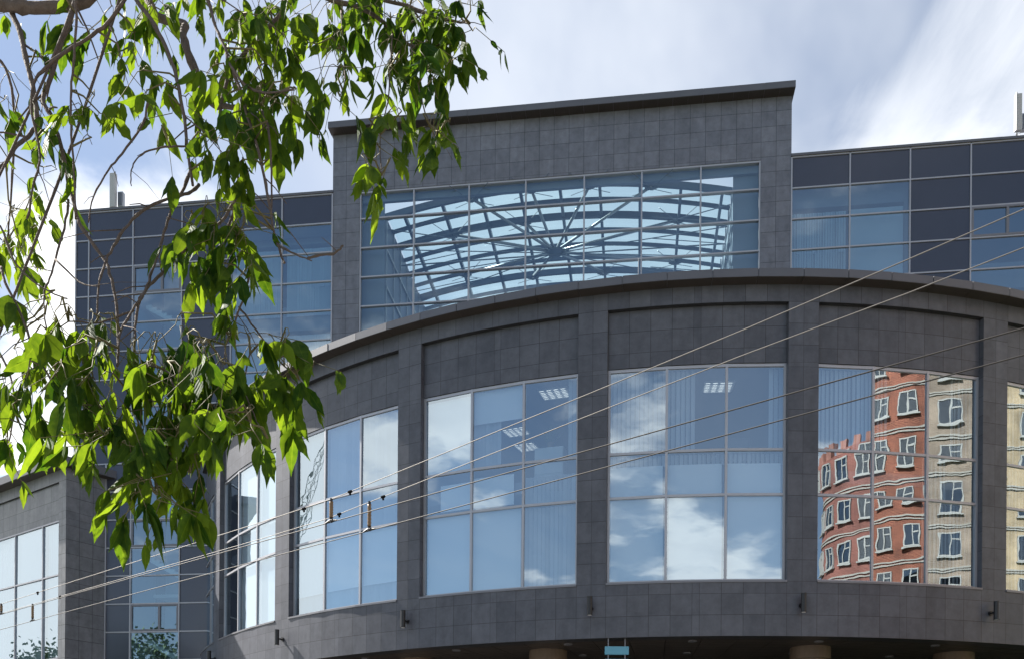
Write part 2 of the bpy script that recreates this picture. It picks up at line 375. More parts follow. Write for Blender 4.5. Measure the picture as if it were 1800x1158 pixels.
for b in range(NB0, NB1):
    t0 = bay_t0(b); t1 = t0 + WTH; tn = bay_t0(b + 1)
    ths = [t0 + c / RW for c in BAYCOLS[:-1]] + [t1]
    for i in range(len(ths) - 1):
        wall_strip(wall, RP, ths[i], ths[i + 1], low, ucount)
        wall_strip(wall, RS, ths[i], ths[i + 1], rec, ucount)
        wall_strip(wall, RP, ths[i], ths[i + 1], topz, ucount); ucount += 1
        # sill, recess head
        wall.face([dp(RS - .2, ths[i], low[-1]), dp(RS - .2, ths[i + 1], low[-1]), dp(RP, ths[i + 1], low[-1]), dp(RP, ths[i], low[-1])][::-1])
        wall.face([dp(RS - .05, ths[i], ZREC), dp(RS - .05, ths[i + 1], ZREC), dp(RP, ths[i + 1], ZREC), dp(RP, ths[i], ZREC)])
        wall.face([dp(RW - .2, ths[i], ZT + .03), dp(RW - .2, ths[i + 1], ZT + .03), dp(RS, ths[i + 1], ZT + .03), dp(RS, ths[i], ZT + .03)])
        wall.face([dp(RP, ths[i], ZBOT), dp(RP - .5, ths[i], ZBOT), dp(RP - .5, ths[i + 1], ZBOT), dp(RP, ths[i + 1], ZBOT)])
    tm = (t1 + tn) / 2
    for a, c in ((t1, tm), (tm, tn)):
        wall_strip(wall, RP, a, c, full, ucount); ucount += 1
        wall.face([dp(RP, a, ZBOT), dp(RP - .5, a, ZBOT), dp(RP - .5, c, ZBOT), dp(RP, c, ZBOT)])
    for th, s_ in ((t1, 1), (tn, -1)):                      # jambs of the pier
        for za, zb in ((low[-1], ZT + .03), (ZT + .03, ZREC)):
            rin = RW - .25 if zb < ZREC else RS - .05
            q = [dp(RP, th, za), dp(rin, th, za), dp(rin, th, zb), dp(RP, th, zb)]
            wall.face(q if s_ > 0 else q[::-1], [(ucount + .1, row_v(za)), (ucount + .9, row_v(za)), (ucount + .9, row_v(zb)), (ucount + .1, row_v(zb))]); ucount += 1
part(wall, 'curved_wall', MT['tile'], OB)
# thin metal flashing under each window, shown as a pale line
fl = MB()
for b in range(NB0, NB1):
    t0 = bay_t0(b)
    for k in range(3):
        a, c = t0 + k * WTH / 3, t0 + (k + 1) * WTH / 3
        fl.hexa([dp(RP + .035, a, ZB - .075), dp(RP + .035, c, ZB - .075), dp(RW - .1, c, ZB - .075), dp(RW - .1, a, ZB - .075),
                 dp(RP + .035, a, ZB - .02), dp(RP + .035, c, ZB - .02), dp(RW - .1, c, ZB - .01), dp(RW - .1, a, ZB - .01)])
part(fl, 'window_sill', MT['frame_dark'], OB)
# ---- drum cornice ----
co = MB(); sf = MB(); CT0, CD = -.6343, .0540
for k in range(-14, 28):
    a, c = CT0 + k * CD + .0004, CT0 + (k + 1) * CD - .0004
    R2 = RC + random.uniform(-.006, .006)
    pa = [dp(R2, a, ZCB), dp(R2, c, ZCB), dp(RP - 1.2, c, ZCB + .05), dp(RP - 1.2, a, ZCB + .05), dp(R2, a, ZCT), dp(R2, c, ZCT), dp(RP - 1.2, c, ZCT + .12), dp(RP - 1.2, a, ZCT + .12)]
    co.hexa(pa)
    for j in range(4):
        a2, c2 = a + (c - a) * j / 4, a + (c - a) * (j + 1) / 4
        sf.hexa([dp(RC - .015, a2, ZCB - .012), dp(RC - .015, c2, ZCB - .012), dp(RP - .1, c2, ZCB - .012), dp(RP - .1, a2, ZCB - .012),
                 dp(RC - .015, a2, ZCB - .002), dp(RC - .015, c2, ZCB - .002), dp(RP - .1, c2, ZCB - .002), dp(RP - .1, a2, ZCB - .002)])
for k in range(-56, 112):
    a, c = CT0 + k * CD / 4, CT0 + (k + 1) * CD / 4
    co.hexa([dp(RC - .035, a, ZCB + .012), dp(RC - .035, c, ZCB + .012), dp(RP - 1.1, c, ZCB + .06), dp(RP - 1.1, a, ZCB + .06), dp(RC - .035, a, ZCT - .012), dp(RC - .035, c, ZCT - .012), dp(RP - 1.1, c, ZCT + .1), dp(RP - 1.1, a, ZCT + .1)])
cor = part(co, 'curved_cornice', MT['coping'], OB)
part(sf, 'soffit', MT['soffit'], OB, cor)
rf = MB()
ring = [dp(RP - 1.0, -1.45 + 2.9 * i / 48, ZCT - .2) for i in range(49)]
for i in range(48): rf.face([ring[i], ring[i + 1], DC + Vector((0, 0, ZCT - .1))])
part(rf, 'curved_roof', MT['coping'], OB)

# ---- drum windows ----
def radial_box(mb, th0, th1, R0, R1, z0, z1, mi=0):
    mb.hexa([dp(R1, th0, z0), dp(R1, th1, z0), dp(R0, th1, z0), dp(R0, th0, z0), dp(R1, th0, z1), dp(R1, th1, z1), dp(R0, th1, z1), dp(R0, th0, z1)], mi)
ZR = [ZB, ZL, ZU, ZT]                                        # rows: 0 low, 1 mid, 2 upper
# what hangs behind each pane: ('shade'|'slat'|'board', x0, x1, z0, z1) as shares of the pane
DR = {}
def put(b, r, k, *items): DR[(b, r, k)] = items
SL = ('slat', 0, 1, 0, 1); SH = ('shade', .02, .98, 0, .97)
for b in range(NB0, NB1):
    for r in range(3):
        for k in range(3): put(b, r, k, SL)
for k in (1, 2):
    for r in range(3): put(0, r, k, ('shade', .01, .99, 0, 1))
for r in range(3): put(0, r, 0)
for k in range(3): put(1, 0, k, ('shade', .01, .99, .27, 1), SL)
put(1, 1, 0, ('shade', .01, .99, 0, 1)); put(1, 2, 0, ('slat', .0, .9, 0, 1))
put(2, 2, 0, SH); put(2, 2, 1, ('shade', 0, 1, .58, 1), ('slat', 0, .52, 0, 1)); put(2, 2, 2, ('slat', .78, 1, 0, 1))
put(2, 1, 0, ('board', .30, 1, .12, .78)); put(2, 1, 1, ('board', 0, .78, .10, .84)); put(2, 1, 2, ('slat', 0, 1, 0, .72))
put(2, 0, 0, ('shade', .05, 1, 0, 1)); put(2, 0, 1, ('shade', 0, .93, 0, 1)); put(2, 0, 2, SL)
put(3, 2, 0, SL); put(3, 2, 1, ('slat', 0, .5, 0, 1)); put(3, 2, 2, ('slat', .74, 1, 0, 1))
for k in range(3):
    put(3, 1, k, ('shade', .03, .94, 0, .74), ('slat', 0, 1, .74, 1)); put(3, 0, k, ('shade', .05, .95, .02, 1))
put(4, 2, 1, ('slat', 0, .35, 0, 1)); put(4, 2, 2, ('slat', .55, 1, 0, 1)); put(4, 1, 1); put(4, 1, 2, ('slat', 0, .5, 0, 1)); put(4, 0, 1); put(4, 0, 0); put(4, 1, 0)
def pane_pt(b, k, x, z, inset):
    """point on the flat chord of a pane, pushed inside by inset"""
    a, c = bay_t0(b) + k * WTH / 3, bay_t0(b) + (k + 1) * WTH / 3
    P, Q = dp(RW, a, z), dp(RW, c, z); m = (a + c) / 2
    return P.lerp(Q, x) - Vector((sin(m), -cos(m), 0)) * inset
for b in range(NB0, NB1):
    t0 = bay_t0(b)
    fr = MB()
    fwid = .035 / RW
    for k in range(4):                                       # mullions
        th = t0 + k * WTH / 3
        lo, hi = th - fwid, th + fwid
        if k == 0: lo, hi = th + .0002, th + 2 * fwid
        if k == 3: lo, hi = th - 2 * fwid, th - .0002
        radial_box(fr, lo, hi, RW - .10, RW + .045, ZB - .015, ZT + .02)
    for zi, zc in enumerate(ZR):
        lo, hi = zc - .035, zc + .035
        if zi == 0: lo, hi = zc - .01, zc + .06
        if zi == 3: lo, hi = zc - .06, zc + .02
        for k in range(3):
            a, c = t0 + k * WTH / 3 + fwid, t0 + (k + 1) * WTH / 3 - fwid
            q = [pane_pt(b, k, .02, lo, -.04), pane_pt(b, k, .98, lo, -.04), pane_pt(b, k, .98, lo, .09), pane_pt(b, k, .02, lo, .09)]
            fr.hexa(q + [p + Vector((0, 0, hi - lo)) for p in q])
    win = part(fr, 'window', MT['mullion'], OB)
    for r in range(3):
        for k in range(3):
            pn = MB()
            tilt = random.uniform(-.004, .004); tz = random.uniform(-.004, .004)
            z0, z1 = ZR[r] + .03, ZR[r + 1] - .03
            pn.face([pane_pt(b, k, .015, z0, tilt + tz), pane_pt(b, k, .985, z0, -tilt + tz), pane_pt(b, k, .985, z1, -tilt - tz), pane_pt(b, k, .015, z1, tilt - tz)])
            part(pn, 'pane', MT['glass'], OB, win)
    bl = MB(); shd = MB()
    for r in range(3):
        for k in range(3):
            z0, z1 = ZR[r] + .02, ZR[r + 1] - .02
            for kind, x0, x1, f0, f1 in DR[(b, r, k)]:
                za, zb = z0 + (z1 - z0) * f0, z0 + (z1 - z0) * f1
                if kind == 'slat':
                    ns = max(1, round((x1 - x0) * 13))
                    for j in range(ns):
                        xa = x0 + (x1 - x0) * (j + .0) / ns; xb = x0 + (x1 - x0) * (j + .86) / ns
                        dtw = .055 + random.uniform(-.03, .03); dz = random.uniform(-.01, .01)
                        bl.face([pane_pt(b, k, xa, za, .20), pane_pt(b, k, xb, za, .20 + dtw + dz), pane_pt(b, k, xb, zb, .20 + dtw), pane_pt(b, k, xa, zb, .20)])
                else:
                    ins = .13 if kind == 'shade' else .16
                    q = [pane_pt(b, k, x0, za, ins), pane_pt(b, k, x1, za, ins), pane_pt(b, k, x1, za, ins + .006), pane_pt(b, k, x0, za, ins + .006)]
                    tl = random.uniform(-.04, .04) if kind == 'board' else 0
                    shd.hexa(q + [p + Vector((0, tl * .0, zb - za)) for p in q])
    if bl.f: part(bl, 'vertical_blind', MT['slat'], OB, win)
    if shd.f: part(shd, 'roller_shade', MT['shade'], OB, win)
# ---- rooms behind ----
rm = MB(); NSEG = 60
for i in range(NSEG):
    a, c = -1.5 + 2.9 * i / NSEG, -1.5 + 2.9 * (i + 1) / NSEG
    for z0, z1 in ((ZT + .25, ZT + .55), (ZL + .45, ZL + .8), (ZB - .55, ZB - .2)):
        radial_box(rm, a, c, 15.5, RW - .26, z0, z1)
    radial_box(rm, a, c, 15.3, 15.6, ZBOT, ZCB)
for b in range(NB0, NB1):                                    # partitions between rooms
    if b % 2 == 0: radial_box(rm, bay_t0(b) - .022, bay_t0(b) - .016, 15.6, RW - .3, ZB - .2, ZT + .25)
part(rm, 'interior', MT['room'], OB)
def ceiling_lamp(R, th, z):
    f = MB(); radial_box(f, th - .022, th + .022, R - .32, R + .32, z - .03, z + .02)
    for j in range(6): radial_box(f, th - .020, th + .020, R - .28 + j * .108, R - .28 + j * .108 + .02, z - .075, z - .046)
    fo = part(f, 'ceiling_lamp', MT['white'], OB)
    e = MB()
    for j in range(4):
        radial_box(e, th - .0195 + j * .0105, th - .0195 + j * .0105 + .006, R - .28, R + .28, z - .045, z - .031)
    part(e, 'tube', MT['lamp'], OB, fo)
for R, th in ((21.0, bay_t0(2) + .172), (20.6, bay_t0(3) + .150), (18.6, bay_t0(2) + .062), (17.2, bay_t0(2) + .050)):
    ceiling_lamp(R, th, ZT + .23)
# a few furnishings that show through the upper panes
def in_room(b, k, x, inset, z): return pane_pt(b, k, x, z, inset)
P0 = in_room(2, 2, .30, 1.0, ZL + .80); th_ = bay_t0(2) + WTH * .78
RF = Frame(P0, (cos(th_), sin(th_), 0), (-sin(th_), cos(th_), 0))
fc = thing('filing_cabinet', 'pale filing cabinet behind the dark upper pane beside the curved window with pinned boards', 'cabinet', P0)
m = MB(); m.box(RF, -.45, .45, 0, .45, 0, 1.25); part(m, 'body', MT['white'], fc)
for k in range(3):
    m = MB(); m.box(RF, -.42, .42, -.02, 0, .05 + k * .4, .41 + k * .4); part(m, 'drawer', MT['white'], fc)
pl = thing('potted_plant', 'green potted plant standing on the pale filing cabinet', 'plant', RF(0, .2, 1.25))
m = MB(); m.tube([RF(0, .2, 1.25), RF(0, .2, 1.45)], [.09, .12], 12); part(m, 'pot', MT['ceramic'], pl)
m = MB(); rp_ = random.Random(5)
for k in range(60):
    b0 = RF(rp_.gauss(0, .05), .2 + rp_.gauss(0, .05), 1.45); tip = b0 + Vector((rp_.gauss(0, .16), rp_.gauss(0, .16), rp_.uniform(.15, .5))); w_ = Vector((rp_.gauss(0, 1), rp_.gauss(0, 1), 0)).normalized() * .03
    m.face([b0, b0.lerp(tip, .5) + w_, tip, b0.lerp(tip, .5) - w_])
part(m, 'leaves', MT['foliage'], pl)
P0 = in_room(3, 2, .25, .9, ZL + .80); th_ = bay_t0(3) + WTH * .8
RF = Frame(P0, (cos(th_), sin(th_), 0), (-sin(th_), cos(th_), 0))
dk = thing('office_desk', 'pale office desk behind the upper pane of the middle curved window', 'desk', P0)
m = MB(); m.box(RF, -.6, .9, 0, .7, .72, .75); part(m, 'desktop', MT['white'], dk)
for x, y in ((-.55, .05), (.82, .05), (-.55, .62), (.82, .62)):
    m = MB(); m.box(RF, x, x + .04, y, y + .04, 0, .72); part(m, 'leg', MT['frame_dark'], dk)
mo = thing('desk_monitor', 'dark monitor standing on the pale office desk', 'monitor', RF(.2, .3, .75))
m = MB(); m.box(RF, -.1, .5, .28, .32, .85, 1.22); part(m, 'screen', MT['black'], mo)
m = MB(); m.box(RF, .17, .23, .3, .34, .75, .9); m.box(RF, .08, .32, .22, .42, .75, .765); part(m, 'stand', MT['black'], mo)
# ---- underside, columns and ground floor ----
un_ = MB()
for i in range(NSEG):
    a, c = -1.5 + 2.9 * i / NSEG, -1.5 + 2.9 * (i + 1) / NSEG
    for j in range(16):
        R1 = RP - .05 - j * .45
        radial_box(un_, a + .0004, c - .0004, R1 - .43, R1, ZBOT + .06, ZBOT + .12)
part(un_, 'underside', MT['soffit'], OB)
dl = MB()
for th in (-.62, -.45, -.28, -.11, .06, .23, .4):
    for R in (21.6, 19.4): dl.tube([dp(R, th, ZBOT + .03), dp(R, th, ZBOT + .07)], .13, 14)
part(dl, 'downlight', MT['frame_dark'], OB)
for th in (-.80, -.56, -.325, .07, .31, .55):
    c = MB(); c.tube([dp(20.4, th, -EYE), dp(20.4, th, ZBOT - .35), dp(20.4, th, ZBOT + .08)], .50, 28)
    c.tube([dp(20.4, th, ZBOT - .30), dp(20.4, th, ZBOT + .07)], .60, 28)
    part(c, 'column', MT['column'], OB, smooth=False)
gf = MB()
for i in range(NSEG): radial_box(gf, -1.5 + 2.9 * i / NSEG, -1.5 + 2.9 * (i + 1) / NSEG - .002, 15.2, 15.5, -EYE, ZBOT)
part(gf, 'ground_floor_wall', MT['dark'], OB)

# ---- tall block ----
TL, TR, TW0, TW1 = -7.83, 10.955, -6.66, 9.775
ZWT = 25.57
tw = MB()
def grid_wall(mb, F, n, ts, zs, u0=0, v0=0, skip=None):
    for i in range(len(ts) - 1):
        for j in range(len(zs) - 1):
            if skip and skip((ts[i] + ts[i + 1]) / 2, (zs[j] + zs[j + 1]) / 2): continue
            u, v = u0 + i, v0 + j
            mb.face([F(ts[i], n, zs[j]), F(ts[i + 1], n, zs[j]), F(ts[i + 1], n, zs[j + 1]), F(ts[i], n, zs[j + 1])],
                    [(u + .001, v + .001), (u + .999, v + .001), (u + .999, v + .999), (u + .001, v + .999)])
tsL = [TL, TL + .585, TW0]; tsR = [TW1, TW1 + .59, TR]
span = TW1 - TW0; ts = [TW0, TW0 + .27]; x = TW0 + .27
while x + .6 < TW1 - .2: x += .6085; ts.append(min(x, TW1))
if ts[-1] < TW1 - .3: ts.append(TW1)
else: ts[-1] = TW1
zs = [ZWT + .002]; zs += [28.08 - .6 * k for k in range(4, -1, -1) if 28.08 - .6 * k > ZWT + .05]
zlow = []; z = 28.08
while z > 13.5: zlow.append(z); z -= .6
zlow = zlow[::-1]
grid_wall(tw, TF, 0, tsL, zlow, 0, 0)
grid_wall(tw, TF, 0, tsR, zlow, 100, 0)
grid_wall(tw, TF, 0, ts, zs, 20, 40)
for t, d in ((TW0, 1), (TW1, -1)):                          # reveals of the big window
    q = [TF(t, 0, 14), TF(t, .12, 14), TF(t, .12, ZWT), TF(t, 0, ZWT)]; tw.face(q if d < 0 else q[::-1])
tw.face([TF(TW0, 0, ZWT), TF(TW1, 0, ZWT), TF(TW1, .4, ZWT), TF(TW0, .4, ZWT)])
zsd = [14 + .6 * k for k in range(24)]; nsd = [0 + .6 * k for k in range(21)]
for t, d in ((TL, -1), (TR, 1)):                             # flanks
    for i in range(len(nsd) - 1):
        q = [TF(t, nsd[i], 13.6), TF(t, nsd[i + 1], 13.6), TF(t, nsd[i + 1], 28.06), TF(t, nsd[i], 28.06)]
        tw.face(q if d > 0 else q[::-1], [(200 + i, 0), (201 + i, 0), (201 + i, 24), (200 + i, 24)])
tw.face([TF(TR, .5, ZWT), TF(TL, .5, ZWT), TF(TL, .5, 28.06), TF(TR, .5, 28.06)])
part(tw, 'tower_wall', MT['tile_tower'], OB)
tcn = MB(); tso = MB(); nj = 16
for k in range(nj):
    a = -7.925 + (11.035 + 7.925) * k / nj + .004; c = -7.925 + (11.035 + 7.925) * (k + 1) / nj - .004
    n0 = -.45 + random.uniform(-.005, .005)
    tcn.hexa([TF(a, n0, 28.045), TF(c, n0, 28.045), TF(c, .62, 28.09), TF(a, .62, 28.09), TF(a, n0, 28.30), TF(c, n0, 28.30), TF(c, .62, 28.38), TF(a, .62, 28.38)])
    for j in range(2):
        a2, c2 = a + (c - a) * j / 2 + .004, a + (c - a) * (j + 1) / 2 - .004
        tso.box(TF, a2, c2, -.44, .0, 28.028, 28.041)
tcn.box(TF, -7.90, 11.01, -.42, .6, 28.06, 28.285)
tcn.box(TF, -7.925, -7.85, .62, 12, 28.05, 28.3); tcn.box(TF, 10.97, 11.035, .62, 12, 28.05, 28.3)
tcor = part(tcn, 'tower_cornice', MT['coping'], OB)
part(tso, 'soffit', MT['soffit'], OB, tcor)

# the big window
am = MB(); HR = 1.2215
cols = [TW0 + .03, -4.338, -2.0, .363, 2.763, 5.09, 7.435, TW1 - .03]
rows = [24.45 - 1.225 * k for k in range(9)]
for t in cols: am.box(TF, t - .03, t + .03, .02, .20, 14.2, ZWT - .07)
for z in rows:
    for a, c in zip(cols[:-1], cols[1:]): am.box(TF, a + .03, c - .03, .03, .19, z - .028, z + .028)
am.box(TF, TW0, TW1, .015, .21, ZWT - .07, ZWT - .003)
aw = part(am, 'atrium_window', MT['mullion'], OB)
zrow = [ZWT - .06] + rows
for i in range(len(cols) - 1):
    for j in range(len(zrow) - 1):
        if zrow[j + 1] < 17: continue
        pn = MB(); e = random.uniform(-.004, .004)
        pn.face([TF(cols[i], .11 + e, zrow[j + 1]), TF(cols[i + 1], .11 - e, zrow[j + 1]), TF(cols[i + 1], .11 - e, zrow[j]), TF(cols[i], .11 + e, zrow[j])])
        part(pn, 'pane', MT['glass_atrium'], OB, aw)

# glazed vault over the atrium behind it
VC, VH, VS, VZ = 1.52, 7.2, .83, 25.63
def vz(t): return VZ - VS * ((t - VC) / VH) ** 2
NARC = [.62 + 1.07 * k for k in range(11)]
def bar(mb, pts, w, h):
    """rectangular bar along points, kept upright"""
    for p, q in zip(pts[:-1], pts[1:]):
        p, q = Vector(p), Vector(q); d = (q - p).normalized(); s_ = d.cross(Vector((0, 0, 1)))
        s_ = s_.normalized() if s_.length > 1e-4 else Vector((1, 0, 0)); u_ = s_.cross(d).normalized()
        e = d * .01
        mb.hexa([p - e - s_ * w / 2 - u_ * h / 2, q + e - s_ * w / 2 - u_ * h / 2, q + e + s_ * w / 2 - u_ * h / 2, p - e + s_ * w / 2 - u_ * h / 2,
                 p - e - s_ * w / 2 + u_ * h / 2, q + e - s_ * w / 2 + u_ * h / 2, q + e + s_ * w / 2 + u_ * h / 2, p - e + s_ * w / 2 + u_ * h / 2])
gl = MB()
ta = [VC - VH + 2 * VH * i / 24 for i in range(25)]
for i in range(24):
    for j in range(len(NARC) - 1):
        gl.face([TF(ta[i], NARC[j], vz(ta[i]) + .16), TF(ta[i + 1], NARC[j], vz(ta[i + 1]) + .16), TF(ta[i + 1], NARC[j + 1], vz(ta[i + 1]) + .16), TF(ta[i], NARC[j + 1], vz(ta[i]) + .16)])
ar = part(gl, 'atrium_roof', MT['glass_roof'], OB)
for j, n in enumerate(NARC):
    b_ = MB(); big = j in (0, 2, 6, 10)
    bar(b_, [TF(t, n, vz(t)) for t in ta], .13 if big else .10, .26 if big else .14)
    part(b_, 'arch', MT['steel'], OB, ar)
for k in range(-4, 5):
    t = 1.7 + 1.66 * k; b_ = MB()
    bar(b_, [TF(t, n, vz(t) + .01) for n in (NARC[0], NARC[5], NARC[-1])], .12, .18)
    part(b_, 'rib', MT['steel'], OB, ar)
HB = TF(1.27, 3.65, 24.62)
nodes = [(-2.0, .62), (.52, .62), (2.95, .62), (5.5, .62), (-3.2, 2.76), (6.65, 2.76), (-.0, 2.76), (-3.2, 5.9), (-.1, 7.04), (3.3, 7.04), (6.65, 5.9)]
pp = MB(); rd = MB()
for t, n in nodes:
    P = TF(t, n, vz(t) - .1); pp.tube([HB, P], .062, 10)
    for s_ in (-1, 1):                                       # stay rods beside each node
        for dn in (-.75, .75):
            Q = TF(t + s_ * .82, n + dn, vz(t) + .02 - .0); rd.tube([TF(t, n, vz(t) - .22), Q], .014, 6)
        rd.tube([TF(t + s_ * .28, n, vz(t) - .14), TF(t, n, vz(t) - .24)], .05, 6)
for sgn in (-1, 1):
    for n in (.9, 2.4, 4.6, 6.8):
        te = VC + sgn * (VH - .02); rd.tube([HB + Vector((0, 0, -.06)), TF(te, n, vz(te) - .35)], .022, 6)
        rd.tube([TF(VC + sgn * 4.0, n + .4, 24.42), TF(VC + sgn * (VH - .02), n + .8, 24.2)], .018, 6)
rd.tube([TF(VC - VH, 3.2, 24.2), TF(VC, 3.65, 24.5), TF(VC + VH, 3.2, 24.2)], .03, 6)
part(pp, 'strut', MT['pipe'], OB, ar, True)
part(rd, 'tie_rod', MT['steel'], OB, ar)
hb = MB(); hb.tube([HB - Vector((0, 0, .13)), HB - Vector((0, 0, .06)), HB + Vector((0, 0, .02)), HB + Vector((0, 0, .10))], [.12, .36, .36, .14], 20)
part(hb, 'hub', MT['steel'], OB, ar)
# atrium walls
at = MB()
for sgn in (-1, 1):
    te = VC + sgn * (VH + .02)
    at.box(TF, min(te, te + sgn * .2), max(te, te + sgn * .2), .50, 12.6, 14, 24.86)
    tz = TL + .05 if sgn < 0 else TR - .05
    at.box(TF, min(te, tz), max(te, tz), .46, .50, 14, 25.5)
    at.box(TF, min(te, tz), max(te, tz), .50, 12.5, 24.7, 24.86)
at.box(TF, TL + .05, TR - .05, .30, .45, 25.27, 26.2)
at.box(TF, TL + .05, TR - .05, 12.5, 12.7, 14, 24.9)
at.box(TF, TL + .05, TR - .05, .6, 12.5, 16.6, 17.0)
part(at, 'atrium_wall', plain('blue_grey_atrium_panel', (.20, .24, .31), .5, noise=.1, scale=.8), OB)
# glazed gallery along the atrium flanks
ag = MB()
for sgn in (-1, 1):
    te = VC + sgn * (VH - .03)
    for k in range(10): ag.box(TF, te - .02, te + .02, .6 + k * 1.2, .66 + k * 1.2, 17, 24.8)
    for z in (18.6, 20.2, 21.8, 23.4): ag.box(TF, te - .024, te + .024, .6, 12.4, z, z + .1)
part(ag, 'gallery_frame', MT['pipe'], OB)

# ---- the two glazed wings ----
LINE0 = 25.57
def zline(k): return LINE0 - HR * k
LCOLS = [-19.45, -18.84, -16.79, -14.54, -12.31, -10.05, -7.845]
RCOLS = [10.97, 13.195, 15.455, 17.70, 19.95, 22.2, 24.45, 26.7]
def wing(cols, nrow, is_glass, name):
    pan = MB(); gr = MB()
    for i in range(len(cols) - 1):
        for r in range(nrow):
            if not is_glass(i, r):
                e = random.uniform(-.003, .003)
                q = [TF(cols[i], .02 + e, zline(r + 1)), TF(cols[i + 1], .02 - e, zline(r + 1)), TF(cols[i + 1], .02 - e, zline(r)), TF(cols[i], .02 + e, zline(r))]
                pan.face(q)
                pan.face([q[1], q[0], q[3], q[2]]) if False else None
    for t in cols: gr.box(TF, t - .027, t + .027, -.03, .06, zline(nrow), LINE0)
    for r in range(nrow + 1):
        for a, c in zip(cols[:-1], cols[1:]): gr.box(TF, a + .027, c - .027, -.025, .06, zline(r) - .026, zline(r) + .026)
    if cols[0] < 0: gr.box(TF, -17.98, -17.92, -.03, .06, zline(nrow), zline(9))
    po = part(pan, name, MT['spandrel'], OB)
    part(gr, 'mullion_grid', MT['mullion'], OB, po)
    cp = MB(); n = max(2, round((cols[-1] - cols[0]) / 1.27))
    for k in range(n):
        a = cols[0] - .03 + (cols[-1] - cols[0] + .06) * k / n; c = cols[0] - .03 + (cols[-1] - cols[0] + .06) * (k + 1) / n
        cp.box(TF, a + .004, c - .004, -.07 + random.uniform(-.004, .004), .5, LINE0 + .03, LINE0 + .125)
    part(cp, 'coping', MT['coping'], OB, po)
    return po
def lglass(i, r):
    if i == 2: return r >= 2
    if i in (4, 5): return r >= 1
    return False
def rglass(i, r):
    if i in (0, 1): return r >= 1
    if i in (3, 4): return r >= 2
    return False
wing(LCOLS, 21, lglass, 'wing_cladding'); wing(RCOLS, 12, rglass, 'wing_cladding')
def wing_window(t0, t1, r, kind):
    z0, z1 = zline(r + 1) + .02, zline(r) - .02
    a, c = t0 + .02, t1 - .02
    if kind == 'open':
        f = MB(); m = t0 + (t1 - t0) * .60
        for x0, x1 in ((t0 + .03, t0 + .11), (m - .05, m + .05), (t1 - .11, t1 - .03)): f.box(TF, x0, x1, -.035, .07, z0 + .01, z1 - .01)
        for zz0 in (z0 + .01, z1 - .09):
            f.box(TF, t0 + .11, m - .05, -.034, .07, zz0, zz0 + .08); f.box(TF, m + .05, t1 - .11, -.034, .07, zz0, zz0 + .08)
        w = part(f, 'window', MT['frame_dark'], OB)
        for x0, x1 in ((t0 + .1, m - .04), (m + .04, t1 - .1)):
            p = MB(); p.face([TF(x0, .02, z0 + .08), TF(x1, .02, z0 + .08), TF(x1, .02, z1 - .08), TF(x0, .02, z1 - .08)]); part(p, 'pane', MT['glass_wing'], OB, w)
        return w
    p = MB(); e = random.uniform(-.004, .004)
    p.face([TF(a, .03 + e, z0), TF(c, .03 - e, z0), TF(c, .03 - e, z1), TF(a, .03 + e, z1)])
    return part(p, 'window', MT['glass_wing'], OB)
def slat_field(mb, t0, t1, z0, z1, n, pitch=.11):
    k = max(1, round((t1 - t0) / pitch)); w = (t1 - t0) / k
    for j in range(k):
        x = t0 + j * w; d = random.uniform(.0, .05)
        mb.face([TF(x, n, z0), TF(x + w * .92, n + d, z0), TF(x + w * .92, n + d, z1), TF(x, n, z1)])
for i, r0 in ((2, 2), (4, 1), (5, 1)):
    for r in range(r0, 21):
        if i > 2 and r > 13: continue
        kind = 'open' if (i == 2 and (r - 2) % 3 == 0) else 'fixed'
        w = wing_window(LCOLS[i], LCOLS[i + 1], r, kind)
        if i > 2 and (r - 1) % 3 != 0:
            b_ = MB(); slat_field(b_, LCOLS[i] + .1, LCOLS[i + 1] - .1, zline(r + 1), zline(r) + (.0 if (r - 1) % 3 == 2 else .42), .35); part(b_, 'vertical_blind', MT['slat'], OB, w)
for i, r0 in ((0, 1), (1, 1), (3, 2), (4, 2)):
    for r in range(r0, 9):
        kind = 'open' if (i in (3, 4) and r == 2) else 'fixed'
        w = wing_window(RCOLS[i], RCOLS[i + 1], r, kind)
        if i < 2 and (r - 1) % 3 != 0:
            b_ = MB(); top = zline(r) + (.40 if (r - 1) % 3 == 1 else 0)
            if i == 0: slat_field(b_, RCOLS[i] + .06, RCOLS[i + 1] - .06, zline(r + 1), top, .35, .10)
            else: b_.box(TF, RCOLS[i] + .06, RCOLS[i + 1] - .17, .30, .31, zline(r + 1), top)
            part(b_, 'vertical_blind' if i == 0 else 'roller_shade', MT['slat'], OB, w)
